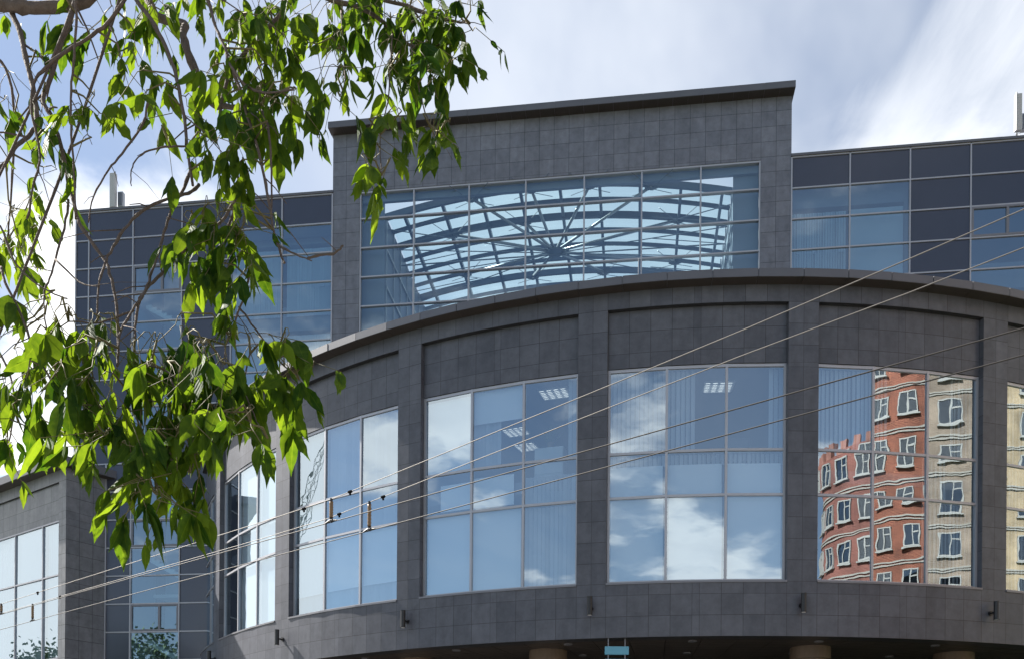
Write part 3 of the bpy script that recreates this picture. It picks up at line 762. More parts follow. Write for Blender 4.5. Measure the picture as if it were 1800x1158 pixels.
# rooms, slabs and roofs of the wings
wi = MB()
for c0, c1 in ((-14.5, -7.9), (11.0, 15.4), (17.8, 26.6)):
    for k in range(0, 7):
        zt = zline(1 + 3 * k) - .30
        wi.box(TF, c0, c1, .45, 7, zt - .0, zt + .75)
        wi.box(TF, c0, c1, .45, .85, zt - .26, zt - .0)
    wi.box(TF, c0, c1, 7, 7.3, 0, 25)
for t in (-14.45, -12.33, -7.95, 11.02, 15.42, 17.75): wi.box(TF, t - .06, t + .06, .45, 7, 0, 25)
part(wi, 'interior', MT['room'], OB)
sw = MB()                                                    # stair tower walls
sw.box(TF, -16.75, -14.6, 2.6, 2.75, -EYE, 25)
sw.box(TF, -16.9, -16.78, .4, 2.6, -EYE, 25)
part(sw, 'stair_wall', plain('blue_white_stair_wall', (.42, .47, .54), .9), OB)
for r in range(3, 20, 3):
    s_ = MB(); za, zb = zline(r) - .12, zline(r + 1) + .02; t0, t1 = -16.55, -14.62; ns = 8
    for j in range(ns):
        x0 = t0 + (t1 - t0) * j / ns; x1 = t0 + (t1 - t0) * (j + 1) / ns
        ztop = za - (za - zb) * (j / ns); zbl = za - .18 - (za - zb) * (j / ns); zbr = za - .18 - (za - zb) * ((j + 1) / ns)
        s_.hexa([TF(x0, .7, zbl), TF(x1, .7, zbr), TF(x1, 1.9, zbr), TF(x0, 1.9, zbl), TF(x0, .7, ztop), TF(x1, .7, ztop), TF(x1, 1.9, ztop), TF(x0, 1.9, ztop)])
    s_.box(TF, -16.75, -14.6, 1.9, 2.6, zline(r + 1) - .55, zline(r + 1) - .4)
    part(s_, 'stair_flight', MT['stair'], OB)
rf = MB()
rf.box(TF, -19.46, TL - .02, .5, 13, 25.2, 25.5); rf.box(TF, TR + .02, 26.7, .5, 13, 25.2, 25.5)
part(rf, 'wing_roof', MT['coping'], OB)
sb = MB(); sb.box(TF, -19.47, -19.40, .02, 13, -EYE, 25.6); sb.box(TF, -19.4, -14.6, 12.9, 13, -EYE, 25.2); sb.box(TF, -19.4, 26.7, 13, 13.2, -EYE, 25.4)
sb.box(TF, -19.3, -16.95, .12, .2, -EYE, 25.2); sb.box(TF, -14.5, -12.4, .12, .2, -EYE, 25.2); sb.box(TF, 15.5, 17.6, .12, .2, 8, 25.2); sb.box(TF, -14.4, -7.9, .12, .2, 23.9, 25.2); sb.box(TF, 11, 26.6, .12, .2, 24.5, 25.2)
part(sb, 'wing_backing', MT['dark'], OB)

# ================================================================== side block on the left
AN = thing('side_block', 'lower grey tiled block with flat roof and tall window strips, beside the glazed stair bay', 'building', (-19, 40, 0))
BF = Frame((-18.85, 39.63, EYE), (.808, -.589, 0), (.589, .808, 0))
an = MB()
Z_AT, Z_AC, Z_AR, Z_AWT, Z_AU, Z_AB = 14.27, 13.93, 13.43, 11.82, 9.51, 5.94
tsA = [-26 + .6 * k for k in range(43)]; tsA = [t for t in tsA if t < -1.0] + [-.58, -.29, 0]
zsA = [Z_AC - .6 * k for k in range(27)][::-1]
def in_rec(t, z): return t < -.58 and Z_AB < z < Z_AR
zsA = sorted(set([round(z, 3) for z in zsA if abs(z - Z_AR) > .2 and abs(z - Z_AWT) > .2 and abs(z - Z_AB) > .2] + [Z_AR, Z_AWT, Z_AB]))
grid_wall(an, BF, 0, tsA, zsA, 0, 0, in_rec)
grid_wall(an, BF, .10, [t for t in tsA if t <= -.58], [z for z in zsA if Z_AWT <= z <= Z_AR], 60, 60)
an.face([BF(-26, 0, Z_AR), BF(-.58, 0, Z_AR), BF(-.58, .1, Z_AR), BF(-26, .1, Z_AR)])
an.face([BF(-.58, 0, Z_AB), BF(-.58, .1, Z_AB), BF(-.58, .1, Z_AR), BF(-.58, 0, Z_AR)])
nsA = [0 + .6 * k for k in range(12)]
for i in range(len(nsA) - 1):
    for j in range(len(zsA) - 1):
        an.face([BF(0, nsA[i], zsA[j]), BF(0, nsA[i + 1], zsA[j]), BF(0, nsA[i + 1], zsA[j + 1]), BF(0, nsA[i], zsA[j + 1])],
                [(200.001 + i, j + .001), (200.999 + i, j + .001), (200.999 + i, j + .999), (200.001 + i, j + .999)])
an.face([BF(-26, 0, Z_AC), BF(0, 0, Z_AC), BF(0, 9, Z_AC), BF(-26, 9, Z_AC)])
part(an, 'tiled_wall', MT['tile_annex'], AN)
ac = MB(); k = 0
while k < 20:
    ac.box(BF, .40 - 1.3 * (k + 1) + .005, .40 - 1.3 * k - .005, -.5, .3, Z_AC + .01, Z_AT); k += 1
for k in range(5): ac.box(BF, .0, .40, .3 + k * 1.3 + .005, .3 + (k + 1) * 1.3 - .005, Z_AC + .01, Z_AT)
aco = part(ac, 'cornice', MT['coping'], AN)
asf = MB(); asf.box(BF, -25, .38, -.48, 0, Z_AC - .004, Z_AC + .006); asf.box(BF, .004, .38, .004, 6.5, Z_AC - .004, Z_AC + .006)
part(asf, 'soffit', MT['soffit'], AN, aco)
acol = [-.60, -1.97, -4.37, -6.77, -9.17, -11.57, -13.97]
af = MB()
for t in acol: af.box(BF, t - .03, t + .03, .03, .16, Z_AB, Z_AWT)
for z in (Z_AB + .03, Z_AU, Z_AWT - .03):
    for a, c in zip(acol[1:], acol[:-1]): af.box(BF, a + .03, c - .03, .035, .155, z - .03, z + .03)
awn = part(af, 'window', MT['mullion'], AN)
for a, c in zip(acol[1:], acol[:-1]):
    for z0, z1 in ((Z_AB, Z_AU), (Z_AU, Z_AWT)):
        p = MB(); e = random.uniform(-.008, .008); p.face([BF(a, .09 + e, z0), BF(c, .09 - e, z0), BF(c, .09 - e, z1), BF(a, .09 + e, z1)]); part(p, 'pane', MT['glass'], AN, awn)
ai = MB()
for k, (a, c) in enumerate(zip(acol[1:], acol[:-1])):
    if k % 2 == 1: ai.box(BF, a + .05, c - .05, .2, .21, Z_AB, Z_AWT)
    else:
        for j in range(10): ai.box(BF, a + (c - a) * j / 10, a + (c - a) * (j + .9) / 10, .3, .31, Z_AB, Z_AWT)
part(ai, 'roller_shade', MT['slat'], AN, awn)
arm = MB(); arm.box(BF, -26, -.1, 3, 3.1, -EYE, 13); arm.box(BF, -26, -.1, .4, 3, 9.0, 9.3); arm.box(BF, -26, -.1, .4, 3, 5.3, 5.6); arm.box(BF, -26, -.1, .4, 3, 11.9, 12.1)
part(arm, 'interior', MT['room'], AN)

# ================================================================== wall lights
WL = [(-.5003, 'black tube wall light under the pier just right of the insulators, its left edge sunlit'),
      (-1.0223, 'black tube wall light lowest on the far left end of the curved wall'),
      (-.7552, 'black tube wall light on the sunlit tiles, throwing a slanted shadow'),
      (-.2399, 'black tube wall light right below the pier beside the window with pinned white boards'),
      (.0185, 'black tube wall light on the pier left of the window mirroring a red brick house'),
      (.2735, 'black tube wall light nearest the right edge, right of the mirrored brick house')]
proto = None
for th, lab in WL:
    base = dp(RP, th, 5.59)
    if proto is None:
        proto = thing('wall_light', lab, 'wall light', base, 'black tube lights along the curved wall')
        m = MB(); c0 = dp(RP + .24, th, 5.59)
        m.tube([c0 + Vector((0, 0, -.25)), c0 + Vector((0, 0, .25))], .075, 20)
        m.tube([c0 + Vector((0, 0, -.262)), c0 + Vector((0, 0, -.25))], .082, 20); m.tube([c0 + Vector((0, 0, .25)), c0 + Vector((0, 0, .262))], .082, 20)
        part(m, 'lamp_tube', MT['black'], proto)
        m = MB(); m.tube([dp(RP, th, 5.55), dp(RP + .05, th, 5.55)], .07, 14); m.tube([dp(RP + .05, th, 5.55), dp(RP + .18, th, 5.55)], .03, 10)
        part(m, 'wall_bracket', MT['black'], proto)
        m = MB(); m.tube([c0 + Vector((0, 0, -.266)), c0 + Vector((0, 0, -.263))], .06, 18); part(m, 'lens', MT['white'], proto)
        pth = th
    else:
        c = copy_tree(proto); c.location = base; c.rotation_euler = (0, 0, th - pth); c['label'] = lab

# ================================================================== roof antennas
def antenna(t, n, z0, z1, label, w=.30, box=True):
    F = TF; a = thing('cell_antenna', label, 'antenna', F(t, n, 25.5), 'antennas on the roof edge')
    m = MB(); m.tube([F(t, n + .16, 25.4), F(t, n + .16, z1 + .22)], .028, 10); part(m, 'mast', MT['metal'], a)
    m = MB(); ww = w / 2; pr = [(-ww, -.02), (-ww * .8, -.09), (ww * .8, -.09), (ww, -.02), (ww, .07), (-ww, .07)]
    m.face([F(t + x, n + y, z0) for x, y in pr][::-1]); m.face([F(t + x, n + y, z1) for x, y in pr])
    for k in range(6):
        x, y = pr[k]; x2, y2 = pr[(k + 1) % 6]; m.face([F(t + x, n + y, z0), F(t + x2, n + y2, z0), F(t + x2, n + y2, z1), F(t + x, n + y, z1)])
    part(m, 'radome', MT['antenna'], a)
    m = MB(); m.box(F, t - .05, t + .05, n + .07, n + .19, z0 + .2, z0 + .27); m.box(F, t - .05, t + .05, n + .07, n + .19, z1 - .27, z1 - .2)
    for k in (-.07, 0, .07): m.tube([F(t + k, n, z0), F(t + k, n + .02, z0 - .08), F(t + k * .3, n + .14, z0 - .3), F(t, n + .18, 25.5)], .014, 6)
    part(m, 'bracket', MT['metal'], a)
    if box:
        m = MB(); m.box(F, t + w / 2 + .02, t + w / 2 + .26, n + .1, n + .3, z0 + .12, z0 + .78)
        for k in range(5): m.box(F, t + w / 2 + .04 + k * .045, t + w / 2 + .055 + k * .045, n + .06, n + .1, z0 + .16, z0 + .74)
        part(m, 'radio_unit', MT['metal'], a)
antenna(-18.93, 2, 27.06, 28.60, 'grey panel antenna with radio box on the left roof, before the white cloud')
antenna(20.16, 2, 27.25, 28.72, 'grey panel antenna on the roof by the right edge of the picture', .27)
antenna(-13.9, 4.5, 27.3, 29.0, 'narrow grey panel antenna half hidden by leaves on the left roof', .28, False)
tp = thing('roof_pole', 'short rust brown pole standing on the curved roof before the big window', 'pole', dp(RP - 1.6, -.188, ZCT - .2))
m = MB(); m.tube([dp(RP - 1.6, -.188, ZCT - .2), dp(RP - 1.6, -.188, ZCT + .75)], .055, 10); part(m, 'post', plain('rusty_pole', (.33, .17, .11), .7, noise=.3), tp)
m = MB(); m.tube([dp(RP - 1.6, -.188, ZCT + .7), dp(RP - 1.6, -.188, ZCT + 1.6)], .010, 6); part(m, 'rod', MT['metal'], tp)
sg = thing('hanging_sign', 'pale blue sign boards hung under the curved front', 'sign', (2.96, 26.2, EYE + 4.6))
m = MB(); m.box(WF, 2.62, 3.30, 26.9, 27.0, EYE + 4.24, EYE + 4.47); part(m, 'board', MT['sign'], sg)
m = MB(); m.box(WF, 2.62, 3.30, 26.9, 27.0, EYE + 3.90, EYE + 4.11); part(m, 'board', MT['sign'], sg)
m = MB()
for x in (2.70, 3.18): m.box(WF, x, x + .03, 26.93, 26.96, EYE + 3.8, EYE + 4.76)
part(m, 'hanger', MT['frame_dark'], sg)

# ================================================================== overhead wires
def ray(px, py):
    u, v = px - 900, py - PPY
    c, s_ = cos(ROLL), sin(ROLL); u, v = c * u + s_ * v, -s_ * u + c * v
    X, Z = u / FPX, -v / FPX; c, s_ = cos(PITCH), sin(PITCH)
    return Vector((X, c - s_ * Z, s_ + c * Z))
def at_height(px, py, h):
    r = ray(px, py); k = h / r.z; return Vector((0, 0, EYE)) + r * k
HC = 4.2
C0, C1 = at_height(0, 1079.5, HC), at_height(1800, 576.7, HC)
D0, D1 = at_height(0, 1106, HC), at_height(1800, 623.5, HC)
def along(p, q, s_): return p + (q - p) * s_
def wire(pts, label, r=.010, mat='wire'):
    m = MB(); m.tube(pts, r, 8); o = m.build('overhead_wire', MT[mat], None, True, origin=pts[0]); tag(o, label, 'wire', 'trolleybus wires over the street'); ORIG[o.name] = Vector(pts[0]); return o
WS0, WS1 = -.55, 1.35
wire([along(C0, C1, WS0 + (WS1 - WS0) * i / 20) for i in range(21)], 'third wire from the top, carrying the leftmost pair of insulators from below', .0072, 'wire_dark')
wire([along(D0, D1, WS0 + (WS1 - WS0) * i / 20) for i in range(21)], 'lowest of the four dark wires crossing the facade', .0072, 'wire_dark')
def upper(p, q, prof):
    pts = []
    for i in range(25):
        s_ = WS0 + (WS1 - WS0) * i / 24
        for (a, ha), (b, hb_) in zip(prof[:-1], prof[1:]):
            if a <= s_ <= b or (s_ < prof[0][0] and a == prof[0][0]) or (s_ > prof[-1][0] and b == prof[-1][0]):
                h = ha + (hb_ - ha) * (s_ - a) / (b - a); break
        pts.append(along(p, q, s_) + Vector((0, 0, h)))
    return pts
profA = [(-.55, .75), (0, .235), (.545, .33), (.86, .79), (1.0, 1.04), (1.35, 1.8)]
profB = [(-.55, .8), (0, .40), (.545, .36), (.86, .83), (1.0, .98), (1.35, 1.7)]
UA, UB = upper(C0, C1, profA), upper(D0, D1, profB)
wA = wire(UA, 'topmost wire, rising most steeply towards the upper right corner', .0058)
wB = wire(UB, 'second wire from the top, bright against the dark cornice', .0058)
def insulator(p, q, hgt, s_, label):
    b = along(p, q, s_)
    t = thing('insulator', label, 'insulator', b, 'insulators between the trolleybus wires')
    m = MB(); m.tube([b + Vector((0, 0, .0)), b + Vector((0, 0, .07))], [.03, .022], 10)
    d = (q - p).normalized(); m.tube([b - d * .13 + Vector((0, 0, .005)), b + Vector((0, 0, .03)), b + d * .13 + Vector((0, 0, .005))], [.012, .026, .012], 8)
    part(m, 'clamp', MT['black'], t)
    zs = [.07 + (hgt - .11) * k / 12 for k in range(13)]; rr = [.024 if k % 2 else .034 for k in range(13)]
    m = MB(); m.tube([b + Vector((0, 0, z)) for z in zs], rr, 12); part(m, 'ceramic_rod', MT['ceramic'], t, None, True)
    m = MB(); m.tube([b + Vector((0, 0, hgt - .05)), b + Vector((0, 0, hgt + .012))], .022, 10); part(m, 'cap', MT['black'], t)
def s_of(p, q, px):
    lo, hi = -.5, 1.3
    for _ in range(50):
        m_ = (lo + hi) / 2; P = along(p, q, m_) - Vector((0, 0, EYE)); u = P.x / P.y * FPX; v = -P.z / P.y * FPX
        if 900 + u - ROLL * v < px: lo = m_
        else: hi = m_
    return lo
def prof_h(prof, s_):
    for (a, ha), (b, hb_) in zip(prof[:-1], prof[1:]):
        if a <= s_ <= b: return ha + (hb_ - ha) * (s_ - a) / (b - a)
for p, q, prof, px, lab in ((C0, C1, profA, 582, 'brown rod insulator on the wires before the sunlit curved window, left of a matching one'),
                            (D0, D1, profB, 649, 'brown rod insulator nearest the pier on the right, hung from the second wire'),
                            (C0, C1, profA, 2, 'brown rod insulator cut by the left edge of the picture'),
                            (D0, D1, profB, 57, 'brown rod insulator before the grey side block window, clear of the edge')):
    s_ = s_of(p, q, px); insulator(p, q, prof_h(prof, s_), s_, lab)
for wo2, p, q, prof, pxs in ((wA, C0, C1, profA, (66, 534, 615)), (wB, D0, D1, profB, (105, 596, 673))):
    for px in pxs:                                           # small pressed clamps along the upper wires
        s_ = s_of(p, q, px); d = (q - p).normalized(); c0 = along(p, q, s_) + Vector((0, 0, prof_h(prof, s_)))
        m = MB(); m.tube([c0 - d * .05, c0 - d * .03, c0 + d * .03, c0 + d * .05], [.008, .022, .022, .008], 8); m.tube([c0, c0 + Vector((0, 0, -.05))], .016, 8)
        part(m, 'clamp', MT['clamp'], wo2)
for s_, side in ((WS0, 1), (WS1, 1)):
    for p, q in ((C0, C1),):
        b = along(p, q, s_); gpt = Vector((b.x, b.y, 0)) + un * (6.6 if s_ < 0 else -6.6) * .0
        pl = thing('wire_pole', 'grey steel pole carrying the trolleybus wires ' + ('at the far end of the street' if s_ < 0 else 'behind the photographer'), 'pole', gpt)
        m = MB(); m.tube([gpt, gpt + Vector((0, 0, 9))], [.14, .09], 14); part(m, 'post', MT['metal'], pl, None, True)
        m = MB(); m.tube([gpt + Vector((0, 0, 7.6)) - un * 1.5, gpt + Vector((0, 0, 7.6)) + un * 1.5], .04, 8)
        m.tube([gpt + Vector((0, 0, b.z)) - un * 1.5, gpt + Vector((0, 0, b.z)) + un * 1.5], .03, 8); part(m, 'cross_arm', MT['metal'], pl)

# ================================================================== houses across the street (seen mirrored in the glass)
EF0 = Vector((.752, .659, 0)).normalized(); NF0 = Vector((-EF0.y, EF0.x, 0))
HF = Frame((29, -10.5, 0), EF0, -NF0)                        # t along the front, n away from the drum
def house_window(root, P, tang, w=1.5, h=1.5):
    n = Vector((tang.y, -tang.x, 0)); F = Frame(P, tang, n)
    m = MB()
    for x0, x1 in ((-w / 2, -w / 2 + .08), (-.035, .035), (w / 2 - .08, w / 2)): m.box(F, x0, x1, -.08, .04, 0, h)
    for z0 in (-.03, h - .07): m.box(F, -w / 2, w / 2, -.09, .04, z0, z0 + .09)
    m.box(F, .05, w / 2 - .1, -.075, .04, h * .62, h * .68)
    m.box(F, -w / 2 - .1, w / 2 + .1, -.16, 0, -.14, -.06)
    wo_ = part(m, 'window', MT['house_frame'], root)
    m = MB(); m.face([F(-w / 2, -.03, 0), F(w / 2, -.03, 0), F(w / 2, -.03, h), F(-w / 2, -.03, h)]); m.face([F(-w / 2, -.01, 0), F(w / 2, -.01, 0), F(w / 2, -.01, h), F(-w / 2, -.01, h)], None, 1)
    part(m, 'pane', [MT['pane'], MT['dark']], root, wo_)
def round_house(label, tcn, ncn, R, top, mat, floors, cren=False):
    c = HF(tcn, ncn, 0); root = thing('apartment_house', label, 'house', c, 'houses across the street')
    m = MB(); bd = MB(); K = 28
    def rp(an, r, z): return c + (NF0 * cos(an) + EF0 * sin(an)) * r + Vector((0, 0, z))
    for i in range(K):
        a, b = -1.75 + 3.5 * i / K, -1.75 + 3.5 * (i + 1) / K
        m.face([rp(a, R, 0), rp(b, R, 0), rp(b, R, top), rp(a, R, top)][::-1], [(R * a, 0), (R * b, 0), (R * b, top), (R * a, top)][::-1])
        m.face([rp(a, R, top), rp(b, R, top), c + Vector((0, 0, top))][::-1])
        for f in range(1, floors + 1):
            for dz in (0, .2): bd.hexa([rp(a, R - .02, f * 3.0 - .25 + dz), rp(b, R - .02, f * 3.0 - .25 + dz), rp(b, R + .07, f * 3 - .25 + dz), rp(a, R + .07, f * 3 - .25 + dz),
                      rp(a, R - .02, f * 3.0 - .16 + dz), rp(b, R - .02, f * 3.0 - .16 + dz), rp(b, R + .07, f * 3 - .16 + dz), rp(a, R + .07, f * 3 - .16 + dz)])
        if cren and i % 2 == 0:
            m.hexa([rp(a, R - .3, top), rp(b, R - .3, top), rp(b, R, top), rp(a, R, top), rp(a, R - .3, top + .7), rp(b, R - .3, top + .7), rp(b, R, top + .7), rp(a, R, top + .7)])
    w_ = part(m, 'wall', mat, root); part(bd, 'stone_band', MT['band'], root)
    for f in range(3, floors + (1 if cren else 0)):
        for an in (-1.15, -.77, -.39, -.01, .37, .75, 1.13):
            P = rp(an, R + .02, f * 3.0 + .85); tg = (EF0 * cos(an) - NF0 * sin(an)); house_window(root, P, tg, 1.05 if f % 2 else .95, 1.5)
round_house('red brown brick house with a round battlemented tower, mirrored lowest in the curved glass', 1.3, 4.0, 4.0, 26.6, MT['brown'], 8, True)
round_house('tall orange red brick house with a round white banded front, mirrored in the curved glass', 10.5, 4.6, 4.6, 40, MT['red'], 13)
def flat_house(label, t0, t1, n0, top, mat, floors):
    root = thing('apartment_house', label, 'house', HF((t0 + t1) / 2, n0, 0), 'houses across the street')
    m = MB(); m.box(HF, t0, t1, n0, n0 + 11, 0, top)
    m.face([HF(t0, n0 - .004, 0), HF(t1, n0 - .004, 0), HF(t1, n0 - .004, top), HF(t0, n0 - .004, top)], [(t0, 0), (t1, 0), (t1, top), (t0, top)])
    part(m, 'wall', mat, root)
    bd = MB()
    for f in range(1, floors + 1):
        for dz in (0, .18): bd.box(HF, t0, t1, n0 - .08, n0 - .01, f * 3 - .22 + dz, f * 3 - .12 + dz)
    part(bd, 'stone_band', MT['band'], root)
    k = max(2, round((t1 - t0) / 2.9))
    for f in range(3, floors):
        for i in range(k): house_window(root, HF(t0 + (t1 - t0) * (i + .5) / k, n0 - .01, f * 3.0 + .8), EF0, 1.5, 1.6)
flat_house('beige grey brick house beside the tall red one, mirrored in the curved glass', 15.0, 23.6, 1.6, 40, MT['beige'], 13)
flat_house('yellow brick house mirrored in the rightmost window', 23.6, 42, 1.2, 37, MT['yellow'], 12)
# trees across the street, mirrored in the low windows on the left
def street_tree(x, y, h, label, seed):
    rnd = random.Random(seed); root = thing('street_tree', label, 'tree', (x, y, 0), 'trees across the street')
    m = MB(); m.tube([(x, y, 0), (x + .1, y, h * .3), (x, y + .1, h * .8)], [.25, .18, .05], 10)
    for k in range(7):
        an = k * 2.4; z0 = h * (.3 + .07 * k); m.tube([(x, y, z0), (x + cos(an) * h * .16, y + sin(an) * h * .16, z0 + h * .13)], [.08, .02], 6)
    part(m, 'trunk', MT['bark'], root, None, True)
    m = MB(); cl = [(rnd.gauss(0, .16) * h, rnd.gauss(0, .16) * h, h * rnd.uniform(.35, 1.0)) for _ in range(34)]
    for a, b, c in cl:
        s0 = 1 - abs(c / h - .6) * .9
        for _ in range(75):
            p = Vector((x + a * s0 + rnd.gauss(0, .07) * h, y + b * s0 + rnd.gauss(0, .07) * h, c + rnd.gauss(0, .05) * h))
            u_ = Vector((rnd.gauss(0, 1), rnd.gauss(0, 1), rnd.gauss(0, 1))).normalized() * .17; w_ = u_.orthogonal().normalized() * .1
            m.face([p - u_, p + w_, p + u_, p - w_])
    part(m, 'crown', MT['foliage'], root)
street_tree(-52, 44.0, 12.5, 'bushy green tree mirrored in the windows of the grey side block', 3)
street_tree(-47, 44.8, 12.0, 'taller green tree mirrored in the windows of the grey side block', 4)
street_tree(-31.5, 21.5, 12.6, 'thin upright tree mirrored at the foot of the glazed stair bay', 5)
street_tree(-27.5, 23.5, 11.4, 'rounder tree mirrored at the foot of the glazed stair bay', 6)
# tower crane, mirrored in the sunlit bay
cr = thing('tower_crane', 'far lattice tower crane mirrored in the left curved window', 'crane', (-157, 47, 0))
def lattice(mb, p, q, w, n, r=.12):
    p, q = Vector(p), Vector(q); d = (q - p).normalized(); a = d.orthogonal().normalized() * w; b = d.cross(a)
    cs = [a + b, a - b, -a - b, -a + b]
    for c in cs: mb.tube([p + c, q + c], r, 5)
    for k in range(n):
        u0, u1 = p.lerp(q, k / n), p.lerp(q, (k + 1) / n)
        for i in range(4): mb.tube([u0 + cs[i], u1 + cs[(i + 1) % 4]], r * .6, 4)
m = MB(); lattice(m, (-157, 47, 0), (-157, 47, 40), .9, 22); part(m, 'mast', MT['yellow_steel'], cr)
m = MB(); lattice(m, (-157, 46, 40), (-157, 31, 88), .6, 26, .07); part(m, 'jib', MT['yellow_steel'], cr)
m = MB(); m.box(WF, -158.2, -155.8, 46, 48.6, 38.5, 41); part(m, 'cab', MT['white'], cr)

# ================================================================== the tree in the foreground
TRB = Vector((-4.6, 3.4, 0))
tree = thing('leafy_tree', 'ash leaved maple leaning in from the left with drooping twigs and sunlit green leaves', 'tree', TRB)
def pt(px, py, Y): r = ray(px, py); return Vector((0, 0, EYE)) + r * (Y / r.y)
BR = []                                                     # (pixel polyline, depth start, depth end, radius start, radius end in px)
def br(d0, d1, r0, r1, *xy): BR.append((xy, d0, d1, r0, r1))
br(3.0, 2.9, 11, 9, (-160, -40), (-60, 5), (15, 9), (60, 15), (110, 11), (150, 2), (215, -60))
br(3.0, 2.7, 5, 3, (17, 14), (35, 55), (45, 100), (57, 150), (65, 210), (54, 236), (30, 255), (10, 285), (-20, 312))
br(2.9, 2.5, 4.6, 2.2, (140, -40), (128, 18), (110, 70), (100, 100), (85, 150), (75, 176), (90, 205), (105, 250), (120, 320), (128, 350), (137, 385), (150, 410), (185, 460), (193, 480), (205, 540), (208, 606), (206, 643))
br(2.8, 2.6, 3.3, 1.8, (250, -50), (220, 0), (190, 40), (150, 70), (110, 95), (80, 120), (60, 145), (55, 190), (65, 240), (70, 285), (60, 320), (48, 384))
br(2.7, 2.6, 2.6, 1.6, (140, -40), (135, 30), (130, 100), (125, 160), (125, 220), (130, 300), (134, 385))
br(2.9, 2.6, 4.0, 2.4, (215, -60), (240, 0), (265, 35), (290, 80), (305, 120), (315, 160), (325, 220), (330, 270), (338, 325))
br(3.2, 2.9, 8.5, 4.0, (215, -60), (258, -5), (270, 25), (298, 38), (325, 44), (322, 64), (340, 120), (350, 160), (375, 185), (405, 188), (440, 194))
br(3.1, 2.9, 4.8, 2.4, (308, 45), (325, 75), (340, 110), (350, 140), (353, 214), (351, 222))
br(2.8, 2.6, 3.0, 1.8, (340, -60), (365, 0), (380, 50), (395, 85), (401, 110), (410, 122), (430, 150), (468, 163), (516, 158))
br(3.0, 2.7, 3.8, 2.2, (560, -70), (508, 5), (480, 40), (450, 70), (416, 110), (400, 140), (388, 200), (405, 240), (416, 300), (420, 350), (398, 404))
br(2.7, 2.5, 3.0, 1.7, (408, 120), (425, 170), (440, 220), (455, 270), (465, 312), (474, 363), (481, 406), (496, 452), (500, 463))
br(2.5, 2.4, 2.0, 1.0, (487, 430), (520, 448), (548, 459))
br(2.5, 2.4, 2.2, 1.6, (541, 455), (562, 449), (585, 446), (594, 441), (602, 432))
br(2.7, 2.6, 2.8, 1.6, (455, 190), (465, 205), (474, 240), (477, 300), (478, 388))
br(2.6, 2.5, 1.7, .9, (330, 258), (300, 258), (262, 265), (240, 280), (231, 300), (231, 328))
br(2.6, 2.5, 2.2, 1.1, (262, 170), (250, 220), (215, 270), (190, 300), (165, 345), (155, 392))
br(2.7, 2.5, 2.8, 1.7, (350, 325), (331, 340), (293, 350), (251, 371), (218, 404), (194, 444), (182, 470), (174, 505), (170, 560))
br(2.7, 2.4, 2.8, 1.8, (335, 300), (318, 340), (301, 371), (289, 409), (275, 454), (262, 495), (249, 523), (233, 545), (213, 582), (207, 612))
br(2.7, 2.5, 2.9, 2.0, (425, 310), (413, 350), (389, 390), (353, 418), (319, 444), (293, 473), (262, 502), (246, 526))
br(2.5, 2.3, 2.5, 1.2, (246, 526), (239, 556), (237, 600), (235, 640), (235, 703), (247, 760), (250, 815), (260, 845), (274, 868))
br(2.5, 2.4, 2.2, 1.2, (437, 490), (425, 530), (411, 573), (397, 606), (395, 640))
br(2.5, 2.4, 2.0, 1.0, (420, 540), (443, 570), (467, 603), (500, 643), (520, 655))
br(2.6, 2.5, 2.0, 1.2, (-30, 380), (0, 398), (22, 453), (47, 486), (87, 513), (118, 525))
br(2.5, 2.3, 2.6, 1.5, (2, 470), (10, 498), (37, 553), (57, 606), (77, 646), (103, 686), (130, 720), (170, 760))
br(2.7, 2.5, 2.2, 1.2, (120, 352), (117, 386), (97, 456), (90, 483), (78, 513), (79, 553), (82, 580))
br(2.6, 2.5, 1.7, .9, (97, 456), (140, 496), (173, 504))
br(2.5, 2.4, 2.0, 1.0, (236, 545), (200, 559), (167, 568), (120, 565), (95, 585))
br(3.2, 3.0, 4.5, 2.0, (470, -90), (560, -10), (640, 18), (700, 60), (720, 80), (760, 80), (800, 75))
br(3.2, 3.0, 3.6, 1.6, (560, -60), (660, -5), (720, 12), (760, 30), (800, 38), (826, 42))
br(3.0, 2.8, 1.5, .8, (690, 60), (686, 120), (682, 180), (672, 215), (668, 260), (671, 310))
br(3.0, 2.8, 1.5, .8, (722, 80), (735, 150), (748, 200), (762, 232), (768, 260))
br(3.1, 2.9, 1.6, .8, (600, 20), (604, 90), (606, 140), (598, 170))
br(3.6, 3.6, 3.2, 1.5, (-90, 60), (-30, 90), (10, 120), (25, 200), (22, 300), (14, 420))
br(3.4, 3.2, 2.6, 1.2, (-80, 560), (-20, 600), (10, 640), (25, 700), (15, 780))
br(2.5, 2.4, 2.2, 1.0, (-40, 700), (10, 730), (50, 750))
br(2.4, 2.3, 1.9, .9, (245, 640), (290, 650), (340, 690), (390, 720), (440, 740))
br(2.4, 2.3, 1.9, .9, (300, 665), (330, 730), (345, 780), (335, 830))
br(2.4, 2.3, 1.6, .8, (440, 620), (430, 680), (452, 740), (470, 770))
ROOTP = [pt(-330, -160, 3.6), pt(-160, -40, 3.0)]
tr = MB()
limb_top = Vector((-3.7, 3.4, 5.6))
tr.tube([TRB, TRB + Vector((.1, 0, 1.6)), TRB + Vector((.35, .0, 3.2)), limb_top], [.20, .17, .15, .11], 14)
over = [limb_top, Vector((-2.9, 3.2, 5.3)), Vector((-1.9, 3.1, 4.9)), Vector((-.9, 3.1, 4.75)), Vector((.1, 3.2, 4.6))]
tr.tube(over, [.10, .075, .055, .04, .025], 10)
part(tr, 'trunk', MT['bark'], tree, None, True)
rb = random.Random(11)
BPTS = []
